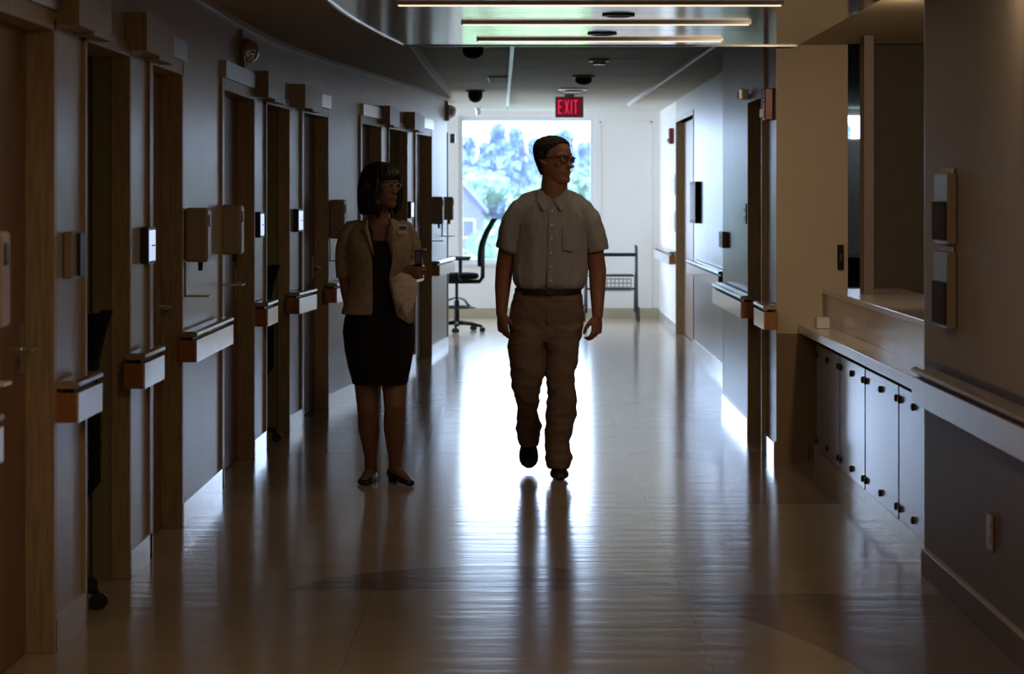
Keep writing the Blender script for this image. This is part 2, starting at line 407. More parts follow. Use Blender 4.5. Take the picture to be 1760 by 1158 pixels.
# valance boxes beside the pillar heads
for k, (pa, pb, zt) in enumerate([(8.0-.33, 8.36, 0), (9.05, 9.85, 0), (DL(436), DL(470), 0), (DL(502), DL(536), 0), (DL(652), DL(672), 0), (DL(696), DL(716), 0)]):
    b = MB(); m = (pa+pb)/2
    strip_prism(b, pa, m-.03, .002, .085, DH-.02, DH+.13, 1); 
    t = sempty('trim_%d' % (6+k))
    b.obj('header_box', 'wood', t)
    b = MB(); strip_prism(b, m+.0, pb, .002, .07, DH-.03, DH+.12, 1); b.obj('header_box', 'wood', t)

# ------------------------------------------------------------------ handrails
def handrail(y0, y1, side, label, xw=None, z=.75):
    """bumper board with a pale face, oak ends, and a rounded rail above it, on small brackets"""
    f = (lambda y: xl(y)) if side < 0 else (lambda y: xw)
    s = -side
    t = thing('handrail', (0, 0, 0), label, 'handrail', 'handrails along the corridor walls')
    n = max(1, int((y1-y0)/.6)); ys = [y0+(y1-y0)*i/n for i in range(n+1)]
    def run(mb, a, c, z0, z1, e0=0, e1=0):
        q = [yy for yy in ys]; q[0] += e0; q[-1] -= e1
        for p, r in zip(q, q[1:]):
            poly = [(f(p)+s*a, p), (f(p)+s*c, p), (f(r)+s*c, r), (f(r)+s*a, r)]
            mb.prism(poly, z0, z1)
    b = MB(); run(b, .004, .078, z, z+.098); b.obj('bumper_board', 'oak', t)
    b = MB(); run(b, .0785, .085, z, z+.098, .004, .004); b.obj('bumper_face', 'rail_white', t)
    b = MB(); run(b, .03, .06, z+.098, z+.112, .05, .05); b.obj('bracket', 'darkmetal', t)
    sec = [(.012, .112), (.078, .112), (.088, .120), (.086, .132), (.07, .138), (.02, .138), (.010, .128)]
    q = ys; rings = [[(f(p)+s*a, p, z+h) for a, h in sec] for p in q]
    b = MB(); b.loft(rings); b.obj('grip_rail', 'rail_top', t, smooth=False)
    return t
L_R = [(5.9, 6.56, 'short handrail nearest the camera on the left, before the first wooden doorway'),
       (7.66, 8.1, 'handrail on the narrow pillar with the dark card reader'),
       (9.0, 9.5, 'handrail on the pillar under the bright blue-white screen nearest the camera'),
       (10.43, 11.75, 'long handrail under the two beige dispensers hung side by side'),
       (13.26, 13.75, 'handrail on the pillar just beyond the pair of dispensers, under a lit screen'),
       (DL(496)-.1, DL(516)+.15, 'handrail on the pillar between the second alcove and its far doorway'),
       (DL(562)-.1, DL(610), 'handrail partly hidden behind the woman in the beige jacket'),
       (DL(652), DL(664), 'handrail on the thin pillar above and behind the woman'),
       (DL(698), DL(712), 'handrail on the pillar beside the woman\'s folded arm'),
       (DL(740), LEFT_END-.05, 'last handrail on the left wall, beside the far swivel stool')]
for y0, y1, lb in L_R: handrail(y0, y1, -1, lb)

# ------------------------------------------------------------------ right walls
def right_wall(name, x, y0, y1, z0, z1, m, th=.15, parent=None):
    b = MB(); b.box(x, x+th, y0, y1, z0, z1); return struct(name, b, m, parent)
NW = 9.20   # far end of the near right wall
wr = sempty('wall_right')
right_wall('wall_panel', XR, YB, NW, .86, CH, 'wall_near', parent=wr)
right_wall('wainscot', XR, YB, NW, 0, .86, 'wainscot_near', parent=wr)
b = MB(); b.box(XR-.014, XR, 3, NW, 0, .105); b.obj('baseboard', 'wainscot_near', wr)
b = MB(); b.box(XR-.018, XR, 3, NW, .105, .112); b.obj('baseboard_lip', 'base', wr)
b = MB(); b.box(XR+.15, XR+.2, NW-.1, NW, 0, CH); b.box(XR, XR+.15, NW, NW+.012, 0, CH); b.obj('corner_post', 'wall', wr)
# return wall facing the camera (tan above brown) and short pillar
XP, YP = 1.425, 13.1
wt = sempty('wall_return')
b = MB(); b.box(XP, 1.825, YP, YP+.12, .72, CH); b.box(1.825, 1.93, YP, YP+.12, .72, .98); b.obj('tan_wall', 'wall_tan', wt)
b = MB(); b.box(XP, 1.80, YP-.004, YP+.12, 0, .72); b.obj('brown_wainscot', 'wainscot_brown', wt)
b = MB(); b.box(XP-.012, 1.60, YP-.018, YP-.004, 0, .115); b.obj('baseboard', 'wainscot_brown', wt)
b = MB(); b.box(1.93, 4.6, YP, YP+.12, 0, CT); struct('wall_shade_sheet', b, 'dark_room')  # dark sheet added in place of the station's unlit depth
def rseg(x, y0, y1, zs=.80):
    b = MB(); b.box(x, x+.15, y0, y1, zs, CH); b.obj('wall_panel', 'wall', wr)
    b = MB(); b.box(x, x+.15, y0, y1, 0, zs); b.obj('wainscot', 'wainscot', wr)
    b = MB(); b.box(x-.014, x, y0, y1, 0, .105); b.obj('baseboard', 'base', wr)
rseg(XP-.003, YP+.001, 13.62)
rseg(1.405, 14.5, 16.35)
rseg(1.645, 18.2, 22.5)
b = MB(); b.box(1.405, 1.80, 16.352, 16.42, 0, CH); b.obj('wall_panel', 'wall', wr)
b = MB(); b.box(1.405, 1.555, 13.62, 14.5, DH, CH); b.box(1.65, 1.80, 16.42, 18.2, DH, CH); b.box(1.645, 1.80, 22.5, 25.1, 2.28, CH); b.obj('wall_panel', 'wall', wr)
b = MB(); b.box(1.66, 1.82, 25.1, YE, 0, CH); b.obj('wall_panel', 'wall_white', wr)
b = MB(); b.box(1.645, 1.66, 25.1, YE-.01, 0, .10); b.obj('baseboard', 'base', wr)
b = MB(); b.box(4.6, 4.7, 13.0, YE, 0, CT); struct('wall_side_room', b, 'wall_white')
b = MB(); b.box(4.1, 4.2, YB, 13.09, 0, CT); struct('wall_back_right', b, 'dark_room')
# right doorways
def rdoor(n, x, y0, y1, h, slab, wname='wood'):
    d = sempty('door_%d' % n)
    for a, c in ((y0, y0+.035), (y1-.035, y1)):
        b = MB(); b.box(x-.012, x+.155, a, c, 0, h); b.obj('door_jamb', wname, d)
    b = MB(); b.box(x-.012, x+.155, y0, y1, h, h+.05); b.obj('door_head', wname, d)
    if slab:
        b = MB(); b.box(x+.08, x+.12, y0+.036, y1-.036, .008, h-.002); s = b.obj('door_panel', 'wood_door', d)
        b = MB(); b.box(x+.06, x+.081, y0+.06, y0+.11, .95, 1.12); b.tube([(x+.07, y0+.085, 1.0), (x+.03, y0+.085, 1.0), (x+.03, y0+.2, 1.0)], .009, 8); b.obj('door_handle', 'metal', s)
    return d
rdoor(10, 1.405, 13.62, 14.5, 2.07, True)
rdoor(11, 1.65, 22.5, 25.1, 2.28, True)
rdoor(12, 1.65, 16.42, 18.2, 2.07, True)
R_R = [(25.15, 28.2, 1.655, 'farthest handrail on the white wall of the end lounge'),
       (18.65, 22.3, 1.645, 'handrail on the pale wall beyond the fire alarm, under the black frame'),
       (14.16, 16.3, 1.405, 'handrail on the projecting wall between the two right-hand doorways'),
       (12.95, 13.5, 1.42, 'short handrail on the pillar edge beside the tan wall'),
       (4.2, 9.0, XR, 'long foreground handrail running out of the picture at the lower right')]
for i, (y0, y1, x, lb) in enumerate(R_R):
    handrail(y0, y1, 1, lb, x, z=.75 if i < 4 else .70)

# closing wall behind the camera, end wall with the window
b = MB(); b.box(-2.7, 4.2, YB-.2, YB, 0, CT); struct('wall_back', b, 'wall')
we = sempty('wall_end')
b = MB(); b.box(-4.2, WX0, YE, YE+.2, 0, CT); b.box(WX1, 3.6, YE, YE+.2, 0, CT); b.box(3.6, 4.7, YE, YE+.2, 0, 2.16); b.box(4.4, 4.7, YE, YE+.2, 2.16, CT); b.box(3.6, 4.4, YE, YE+.2, 2.5, CT)
b.box(WX0, WX1, YE, YE+.2, 0, WZ0); b.box(WX0, WX1, YE, YE+.2, WZ1, CT); b.obj('wall_panel', 'wall_white', we)
b = MB(); b.box(-4.0, 1.64, YE-.015, YE, 0, .12); b.obj('baseboard', 'base_tan', we)
# raised panel right of the window
b = MB(); b.box(.93, .945, YE-.006, YE, .9, 2.4); b.box(1.55, 1.565, YE-.006, YE, .12, 2.4); b.box(.93, 1.565, YE-.006, YE, 2.38, 2.4); b.obj('wall_bead', 'wall_white', we)
win = sempty('window_1')
b = MB(); t = .055
for (x0, x1, z0, z1) in ((WX0, WX0+t, WZ0, WZ1), (WX1-t, WX1, WZ0, WZ1), (WX0+t, WX1-t, WZ0, WZ0+t), (WX0+t, WX1-t, WZ1-t, WZ1)):
    b.box(x0, x1, YE+.05, YE+.12, z0, z1)
b.obj('window_frame', 'plastic_white', win)
b = MB(); b.box(WX0-.02, WX1+.02, YE-.03, YE+.05, WZ0-.03, WZ0+.005); b.obj('window_sill', 'plastic_white', win)
b = MB(); b.add([(WX0+t, YE+.085, WZ0+t), (WX1-t, YE+.085, WZ0+t), (WX1-t, YE+.085, WZ1-t), (WX0+t, YE+.085, WZ1-t)], [(0,1,2,3)]); b.obj('pane', 'glass', win)
# lounge side: left wall with its own window, partition behind the corridor wall
wl = sempty('wall_lounge')
b = MB(); b.box(-4.2, -4.0, 23.05, 23.45, 0, CT); b.box(-4.2, -4.0, 28.05, YE+.2, 0, CT); b.box(-4.2, -4.0, 23.45, 28.05, 0, .3); b.box(-4.2, -4.0, 23.45, 28.05, 2.46, CT)
b.box(-4.2, -.80, 22.96, 23.05, 0, CT); b.obj('wall_panel', 'wall_white', wl)
win2 = sempty('window_2')
b = MB()
for (a, c, z0, z1) in ((23.45, 23.51, .3, 2.46), (27.99, 28.05, .3, 2.46), (23.51, 27.99, .3, .36), (23.51, 27.99, 2.40, 2.46), (25.72, 25.78, .36, 2.40)):
    b.box(-4.14, -4.06, a, c, z0, z1)
b.obj('window_frame', 'plastic_white', win2)
b = MB(); b.add([(-4.1, 23.51, .36), (-4.1, 27.99, .36), (-4.1, 27.99, 2.40), (-4.1, 23.51, 2.40)], [(0,1,2,3)]); b.obj('pane', 'glass', win2)
# wood end frame of the corridor's left wall with a door closer
d = sempty('door_13')
b = MB(); b.box(-.80, -.745, 22.97, 23.09, 0, 2.12); b.obj('door_jamb', 'wood', d)
b = MB(); b.box(-.745, -.70, 23.6, 23.9, 2.03, 2.12); b.box(-.72, -.69, 23.3, 23.6, 2.08, 2.10); b.obj('door_closer', 'darkmetal', d)

# ------------------------------------------------------------------ ceiling canopy with linear lamps
CZ = 2.33
def canopy_left(y): # curved left edge
    return -.66 - .17*math.sin(max(0, min(1, (12.92-y)/4.2))*PI*.62)
cn = thing('ceiling_canopy', (0, 0, 0), 'large glossy suspended ceiling canopy with a rounded left edge over the corridor', 'ceiling panel')
ys = [4.0, 5.2, 6.4, 7.6, 8.8, 9.45, 10.6, 11.75, 12.92]
for y0, y1 in zip(ys, ys[1:]):
    n = 5; L = [(canopy_left(y0+.004+(y1-y0-.008)*i/n), y0+.004+(y1-y0-.008)*i/n) for i in range(n+1)]
    rx = lambda y: 1.52
    b = MB(); b.prism([(rx(y0), y0+.004), (rx(y1), y1-.004)] + L[::-1], CZ, CZ+.05); b.obj('canopy_panel', 'canopy', cn)
b = MB(); q = [12.92-i*.6 for i in range(15)]
for y0, y1 in zip(q, q[1:]):
    x0, x1 = canopy_left(y0), canopy_left(y1)
    b.prism([(x0-.012, y0), (x1-.012, y1), (x1, y1), (x0, y0)], CZ-.006, CH-.08)
b.box(canopy_left(12.92)-.012, 1.52, 12.921, 12.933, CZ-.006, CH-.002)
b.obj('canopy_edge', 'canopy', cn)
for i, (y, x0, x1) in enumerate([(10.04, -.55, 1.12), (11.17, -.30, 1.09), (12.38, -.25, 1.06)]):
    t = thing('linear_lamp', (0, 0, 0), ['dim linear ceiling lamp nearest the camera, cut by the top of the picture', 'middle one of three dim linear lamps in the canopy', 'farthest linear lamp in the canopy, near its far edge'][i], 'ceiling lamp', 'linear lamps in the canopy')
    b = MB(); b.box(x0, x1, y-.03, y+.03, CZ-.012, CZ-.0005); b.obj('lamp_housing', 'metal', t)
    b = MB(); b.box(x0+.01, x1-.01, y-.018, y+.018, CZ-.016, CZ-.0125); b.obj('diffuser', 'strip', t)
    area_light('linear_lamp_area', ((x0+x1)/2, y, CZ-.02), (0, 0, 0), x1-x0-.02, .03, 9*LAMP, (1, .76, .54))
def ceil_disc(name, px, py, z, r, h, m, label, cat, dome=False):
    D = (z-EYE)*F/(335-py); x = (px-900)*D/F
    t = thing(name, (x, D, z), label, cat)
    b = MB(); b.lathe([(r*1.15, -.001), (r*1.15, -.012), (r, -.018), (r*.8, -.02)]); b.obj('trim_ring', m, t, smooth=True, sharp=True)
    b = MB()
    if dome: b.lathe([(r*.85, -.021), (r*.82, -.03-h*.4), (r*.6, -.03-h*.8), (r*.2, -.03-h)])
    else: b.lathe([(r*.75, -.0205), (r*.7, -.03-h), (r*.3, -.032-h)])
    b.obj('dome' if dome else 'grille', 'black' if dome else m, t, smooth=True, sharp=True)
ceil_disc('camera_dome', 813, 78, CH-.001, .085, .06, 'darkmetal', 'black security camera dome just beyond the canopy', 'camera', True)
ceil_disc('camera_dome', 817, 155, CH-.001, .085, .09, 'darkmetal', 'second black camera dome hanging farther off, near the window end', 'camera', True)
ceil_disc('ceiling_speaker', 1003, 130, CH-.001, .085, .05, 'plastic', 'brown round ceiling sensor in front of the exit sign', 'sensor', True)
ceil_disc('ceiling_speaker', 985, 152, CH-.001, .13, .006, 'metal', 'flat round ceiling plate directly before the exit sign', 'speaker')
ceil_disc('sprinkler', 1030, 102, CH-.001, .07, .01, 'metal', 'small pale sprinkler plate in the ceiling bay beyond the canopy', 'sprinkler')
ceil_disc('sprinkler', 822, 186, CH-.001, .05, .05, 'metal', 'tiny sprinkler seen against the top of the bright window', 'sprinkler')
t = thing('ceiling_vent', (0, 0, 0), 'dark rectangular air vent in the ceiling between the camera domes', 'vent')
D = (CH-EYE)*F/200; b = MB(); b.box(-.31, -.12, D-.5, D+.5, CH-.012, CH-.001); b.obj('vent_frame', 'plastic', t)
for k in range(6):
    b = MB(); b.box(-.30, -.13, D-.44+k*.17, D-.40+k*.17, CH-.02, CH-.012); b.obj('slat', 'darkmetal', t)
for px, py, lb in ((1063, 25, 'dark slotted downlight in the canopy between the two nearer linear lamps'), (1035, 57, 'dark slotted downlight in the canopy between the two farther linear lamps')):
    D = (CZ-EYE)*F/(335-py); x = (px-900)*D/F
    t = thing('downlight', (x, D, CZ), lb, 'ceiling lamp')
    b = MB(); b.lathe([(.075, -.0005), (.075, -.008), (.06, -.010)]); b.obj('trim_ring', 'darkmetal', t)
    b = MB(); b.lathe([(.055, -.0105), (.05, -.012)]); b.obj('baffle', 'black', t)
# wall-washing downlights that make the warm scallops on the right walls
def spot(name, x, y, z, tx, ty, tz, power, size, lb, blend=.6):
    t = thing(name, (x, y, z), lb, 'ceiling lamp', 'wall-washing downlights')
    b = MB(); b.lathe([(.06, -.0005), (.06, -.008), (.045, -.010)]); b.obj('trim_ring', 'metal', t)
    b = MB(); b.lathe([(.040, -.0105), (.038, -.012)]); b.obj('lens', 'lamp', t)
    d = bpy.data.lights.new(name+'_light', 'SPOT'); d.energy = power*LAMP; d.spot_size = size; d.spot_blend = blend; d.color = (1, .72, .46); d.shadow_soft_size = .05
    o = bpy.data.objects.new(name+'_light', d); COL.objects.link(o); o.location = (x, y, z-.03)
    o.rotation_euler = Vector((tx-x, ty-y, tz-z)).to_track_quat('-Z', 'Y').to_euler()
SP = [(1.28, 15.2, CH, 1.42, 15.2, 1.2, 2.6, 1.1, 'downlight washing the projecting wall between the right-hand doorways'),
      (1.20, 13.35, CH, 1.42, 13.4, 1.2, 1.6, .9, 'downlight washing the narrow pillar with the fire alarm'),
      (1.44, 7.3, CZ+.015, 1.58, 8.2, 1.5, 16, 1.7, 'downlight washing the near right wall beside the picture holders')]
for s in SP[:2]: spot('downlight', *s)
t_ = SP[2]; spot('downlight', t_[0], t_[1], CZ-.001, *t_[3:])
spot('downlight', 1.66, 9.75, 2.344, 1.62, 13.1, 1.25, 330, 1.5, 'warm downlight over the nurses counter lighting the tan wall', 1)
spot('downlight', 1.95, 9.9, 2.344, 1.95, 10.6, .9, 6, 1.9, 'warm downlight over the near half of the counter', 1)
# added fill lamps, out of view behind and above the camera, brightening the foreground
for y, e in ((-1.5, 16), (2.2, 24), (5.8, 50)):
    t = thing('ceiling_light', (0, y, CH), 'unseen added fill light %s' % {-1.5: 'behind the viewer by the closing wall', 2.2: 'above the viewer', 5.8: 'just before the nearest doorway, above the picture'}[y], 'ceiling lamp')
    b = MB(); b.box(-.32, .32, -.32, .32, -.02, -.0005); b.obj('frame', 'metal', t)
    b = MB(); b.box(-.29, .29, -.29, .29, -.026, -.0205); b.obj('diffuser', 'lamp', t)
    area_light('fill_light_area', (0, y, CH-.04 if y < 4 else CZ-.03), (0, 0, 0), .58, .58, e*LAMP, (1, .72, .48))

# ------------------------------------------------------------------ exit sign
D = 23.6; cpt = P(978.5, 184, D)
t = thing('exit_sign', (cpt.x, D, CH), 'glowing red exit sign hanging from the ceiling before the window', 'sign')
hw, hh = .142, .105; zc = cpt.z-CH
b = MB(); b.lathe([(.05, -.0005), (.05, -.03), (.012, -.035), (.012, zc+hh)]); b.obj('canopy_mount', 'sign_case', t)
b = MB(); b.box(-hw, hw, -.025, .025, zc-hh, zc+hh); b.obj('sign_case', 'sign_case', t, bevel=.006)
b = MB(); b.box(-hw+.014, hw-.014, -.028, -.0255, zc-hh+.014, zc+hh-.014); b.obj('sign_face', mat('dark_red_face', (.25, .03, .05), .4, emit=(.45, .01, .05), estr=.22), t)
b = MB(); H = .14; zb = zc-H/2; W = .042; S = .012; y0, y1 = -.033, -.029
x = -hw+.028
b.box(x, x+S, y0, y1, zb, zb+H)
for q in (0, .5, 1): b.box(x, x+W, y0, y1, zb+q*(H-S), zb+q*(H-S)+S)
x += W+.022
b.add([(x,y0,zb),(x+S,y0,zb),(x+W+.006,y0,zb+H),(x+W-S+.006,y0,zb+H)], [(0,1,2,3)]); b.add([(x+W+.006,y0,zb),(x+W-S+.006,y0,zb),(x,y0,zb+H),(x+S,y0,zb+H)], [(0,1,2,3)])
x += W+.022; b.box(x, x+S, y0, y1, zb, zb+H); x += S+.016
b.box(x+W/2-S/2, x+W/2+S/2, y0, y1, zb, zb+H); b.box(x, x+W, y0, y1, zb+H-S, zb+H)
b.obj('lettering', 'sign_glow', t)

# ------------------------------------------------------------------ nurses counter
XC = 1.62
ct = thing('nurses_counter', (0, 0, 0), 'pale stone nurses station counter with a raised transaction ledge along the right wall', 'counter')
b = MB(); b.box(XC+.03, 1.795, NW+.02, YP-.01, .0, .685); b.obj('counter_core', 'black', ct)
b = MB(); b.box(XC+.012, XC+.03, NW+.02, YP-.02, 0, .09); b.obj('kick_plate', 'base', ct)
b = MB(); b.box(1.545, 1.80, NW+.0, YP-.02, .725, .775); b.obj('lower_ledge', 'counter', ct, bevel=.004)
b = MB(); b.box(1.70, 1.80, NW+.02, YP-.01, .775, .945); b.obj('upper_panel', 'counter', ct)
b = MB(); b.box(1.68, 2.12, NW+.02, YP-.01, .945, .975); b.obj('upper_ledge', 'counter', ct, bevel=.004)
ye = [12.9-.02, 11.92, 11.04, 10.05, 9.27]
for k in range(4):
    a, c = ye[k+1]+.016, ye[k]-.016
    b = MB(); b.box(XC, XC+.018, a, c, .10, .675); p = b.obj('door_panel', 'cabinet', ct, bevel=.002)
    for zz in (.15, .62):
        for yy in (a+.03, c-.03, (a+c)/2):
            b = MB(); b.lathe([(.016, -.001), (.016, -.010), (.010, -.013)], (XC, yy, zz), 10, 'x'); b.obj('standoff_bolt', 'darkmetal', p)
b = MB(); b.box(1.80, 2.12, NW+.02, YP-.02, .0, .94); b.obj('counter_carcass', 'wainscot', ct)
b = MB(); b.box(2.14, 2.8, NW+.05, YP-.05, .72, .76); b.box(2.7, 2.75, NW+.05, YP-.05, 0, .72); b.box(2.14, 2.19, NW+.05, YP-.05, 0, .72)
tag(b.obj('work_desk', 'oak', bevel=.004), 'orange wood work desk behind the raised counter ledge', 'desk')
b = MB(); b.box(1.59, 1.66, 12.62, 12.75, .777, .835)
tag(b.obj('card_holder', 'plastic_white', bevel=.003), 'small white card holder at the far end of the lower ledge', 'holder')
# glazed panel and post at the far end of the opening
g = sempty('window_3')
b = MB(); b.add([(1.826, YP+.06, .985), (1.929, YP+.06, .985), (1.929, YP+.06, CH-.01), (1.826, YP+.06, CH-.01)], [(0,1,2,3)]); b.obj('pane', 'glass', g)
g4 = sempty('window_4')
b = MB()
for (x0, x1, z0, z1) in ((3.6, 3.63, 2.16, 2.5), (4.37, 4.4, 2.16, 2.5), (3.63, 4.37, 2.16, 2.19), (3.63, 4.37, 2.47, 2.5)): b.box(x0, x1, YE+.05, YE+.12, z0, z1)
b.box(3.58, 4.42, YE-.06, YE+.05, .75, .785); b.obj('window_frame', 'plastic_white', g4)
b = MB(); b.add([(3.63, YE+.085, 2.19), (4.37, YE+.085, 2.19), (4.37, YE+.085, 2.47), (3.63, YE+.085, 2.47)], [(0,1,2,3)]); b.obj('pane', 'glass', g4)
b = MB(); b.box(1.80, 1.85, 12.30, 12.46, .976, 2.343); b.obj('window_post', 'wainscot_near', g)
t = thing('wall_switch', (1.80, 13.09, 1.15), 'dark switch plate on the tan wall beside the mirrored glass', 'switch')
b = MB(); b.box(-.035, 0, -.012, .004, -.07, .07); b.obj('switch_plate', 'black', t, bevel=.003)
b = MB(); b.box(-.025, -.01, -.018, -.012, -.02, .02); b.obj('toggle', 'darkmetal', t)
# dark room behind the counter
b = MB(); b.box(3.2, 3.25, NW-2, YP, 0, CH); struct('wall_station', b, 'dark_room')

# ------------------------------------------------------------------ wall fittings
def wall_box(name, y0, y1, z0, z1, dep, m, label, cat, group=None, side=-1, xw=None, extra=None, bev=.006, off=.003):
    ym = (y0+y1)/2; x = xl(ym) if side < 0 else xw; s = -side
    ang = math.atan2(xl(ym-.2)-xl(ym+.2), .4) if side < 0 else 0
    t = thing(name, (x+s*off, ym, (z0+z1)/2), label, cat, group, rz=ang)
    h, l = (z1-z0)/2, (y1-y0)/2
    b = MB(); b.box(min(0, s*dep), max(0, s*dep), -l, l, -h, h); b.obj('housing', m, t, bevel=bev)
    if extra: extra(t, s, dep, l, h)
    return t
def disp_extra(t, s, dep, l, h):
    b = MB(); b.box(min(s*dep, s*(dep+.004)), max(s*dep, s*(dep+.004)), -l*.35, l*.35, h*.3, h*.75); b.obj('window_plate', 'darkmetal', t)
    b = MB(); b.lathe([(.012, 0), (.010, -.04)], (s*dep*.6, 0, -h), 10); b.obj('nozzle', 'darkmetal', t)
    b = MB(); b.box(min(0, s*.11), max(0, s*.11), -l*.8, l*.8, -h-.16, -h-.152); b.box(min(0, s*.006), max(0, s*.006), -l*.8, l*.8, -h-.16, -h); b.obj('drip_tray', 'plastic_white', t)
def disp(px0, px1, py0, py1, label):
    # px0..px1: body as seen; near face at D0
    D = DL((px0+px1)/2-8); z0 = EYE-(py1-335)*D/F; z1 = EYE-(py0-335)*D/F
    wall_box('sanitizer_dispenser', D-.06, D+.07, z0, z1, .105, 'plastic', label, 'dispenser', 'hand sanitizer dispensers', extra=disp_extra, bev=.015)
wall_box('sanitizer_dispenser', 6.42, 6.55, 1.13, 1.40, .105, 'plastic', 'beige dispenser cut by the left edge of the picture', 'dispenser', 'hand sanitizer dispensers', extra=disp_extra, bev=.015)
disp(312, 343, 357, 450, 'nearer of the two beige sanitizer dispensers hung side by side above the long handrail')
disp(370, 408, 352, 437, 'farther of the two side-by-side beige dispensers, beside the door frame')
disp(566, 586, 343, 410, 'beige dispenser on the wall just behind the woman\'s shoulder')
disp(742, 758, 338, 385, 'beige dispenser on the far wall between the woman and the man')
disp(763, 774, 338, 378, 'last beige dispenser at the far end of the left wall')
def screen(px, py0, py1, label, on=True):
    D = DL(px-6)+.05; z0 = EYE-(py1-335)*D/F; z1 = EYE-(py0-335)*D/F
    def ex(t, s, dep, l, h):
        b = MB(); b.box(s*dep, s*(dep+.002), -l+.012, l-.012, -h+.012, h-.012); b.obj('display', 'screen', t)
        b = MB(); b.box(s*(dep+.002), s*(dep+.003), -l*.2, l*.7, -h*.05, h*.02); b.obj('display_line', 'label_blue', t)
    wall_box('room_display', D-.09, D+.09, z0, z1, .03, 'darkmetal', label, 'screen', 'room displays', extra=ex, bev=.003)
screen(250, 390, 453, 'bright blue-white display on the pillar nearest the camera')
screen(445, 364, 408, 'lit display on the pillar beyond the pair of dispensers')
screen(512, 359, 398, 'lit display on the pillar left of the woman\'s shoulder')
screen(707, 346, 375, 'small lit display on the pillar right of the woman\'s face')
def reader(t, s, dep, l, h):
    b = MB(); b.box(s*dep, s*(dep+.012), -l*.2, l*.8, -h*.95, h*.95); b.obj('face_plate', 'darkmetal', t)
wall_box('card_reader', 7.82, 8.03, 1.22, 1.375, .03, 'plastic', 'dark card reader on the nearest pillar above its handrail', 'card reader', extra=reader)
# right wall fittings
def holder(t, s, dep, l, h):
    b = MB(); b.box(min(s*dep, s*(dep+.01)), max(s*dep, s*(dep+.01)), -l*.9, l*.9, -h*.9, h*.2); b.obj('front_pocket', 'wood_matte', t)
    b = MB(); b.box(min(s*(dep-.02), s*(dep-.03)), max(s*(dep-.02), s*(dep-.03)), -l*.8, l*.8, h, h+.02); b.obj('paper', 'paper', t)
wall_box('brochure_holder', 8.50, 8.78, 1.32, 1.58, .035, 'plastic', 'upper dark wooden holder on the near right wall', 'holder', side=1, xw=XR, extra=holder)
wall_box('brochure_holder', 8.50, 8.78, 1.01, 1.29, .035, 'plastic', 'lower dark wooden holder on the near right wall, with papers', 'holder', side=1, xw=XR, extra=holder)
def outlet_ex(t, s, dep, l, h):
    for q in (-.4, .4):
        b = MB(); b.box(min(s*dep, s*(dep+.002)), max(s*dep, s*(dep+.002)), -l*.5, l*.5, h*q-.014, h*q+.014); b.obj('socket', 'plastic', t)
wall_box('wall_outlet', 7.83, 7.92, .30, .42, .008, 'plastic', 'beige outlet plate low on the near right wall', 'outlet', side=1, xw=XR, extra=outlet_ex, bev=.002)
def strobe_ex(t, s, dep, l, h):
    b = MB(); b.box(min(s*dep, s*(dep+.02)), max(s*dep, s*(dep+.02)), -l*.5, l*.5, -h*.8, -h*.3); b.obj('strobe_lens', 'plastic_white', t)
    b = MB()
    for k in range(3): b.box(min(s*dep, s*(dep+.003)), max(s*dep, s*(dep+.003)), -l*.7, l*.7, h*(.1+.25*k), h*(.2+.25*k))
    b.obj('sounder_grille', 'darkmetal', t)
z = lambda py, D: EYE-(py-335)*D/F
wall_box('fire_alarm', 13.22, 13.34, z(207, 13.28), z(152, 13.28), .05, 'red', 'red fire alarm strobe on the pillar edge beside the tan wall', 'fire alarm', side=1, xw=1.422, extra=strobe_ex)
wall_box('fire_alarm', 25.7, 25.85, z(247, 25.7), z(220, 25.7), .05, 'red', 'small far fire alarm on the white lounge wall', 'fire alarm', side=1, xw=1.66, extra=strobe_ex)
def frame_ex(t, s, dep, l, h):
    b = MB(); b.box(min(s*dep, s*(dep+.001)), max(s*dep, s*(dep+.001)), -l+.03, l-.03, -h+.03, h-.03); b.obj('picture', 'paper', t)
for a, c, lb in ((300, 335, 'upper framed notice on the white lounge wall'), (362, 398, 'lower framed notice on the white lounge wall')):
    wall_box('picture_frame', 25.3, 26.1, z(c, 25.7), z(a, 25.7), .02, 'metal', lb, 'picture', side=1, xw=1.66, extra=frame_ex, bev=.003)
wall_box('notice_board', 21.6, 22.3, z(383, 22), z(312, 22), .05, 'black', 'tall black-edged notice board on the pale right wall before the far doorway', 'board', side=1, xw=1.645, extra=frame_ex, bev=.003)
wall_box('wall_phone', 16.0, 16.3, z(425, 16.2), z(398, 16.2), .035, 'plastic', 'brown wall box at the far corner of the projecting right wall', 'control box', side=1, xw=1.405, extra=outlet_ex, bev=.003)
wall_box('room_number_plate', 14.62, 14.78, z(385, 14.7), z(350, 14.7), .008, 'plastic_white', 'pale mint switch plate beside the nearer right-hand doorway', 'switch', side=1, xw=1.405, extra=outlet_ex, bev=.002)
wall_box('door_closer', 14.35, 14.48, 2.09, 2.15, .06, 'metal', 'metal door closer above the nearer right-hand doorway', 'door closer', side=1, xw=1.39, extra=outlet_ex, bev=.003)
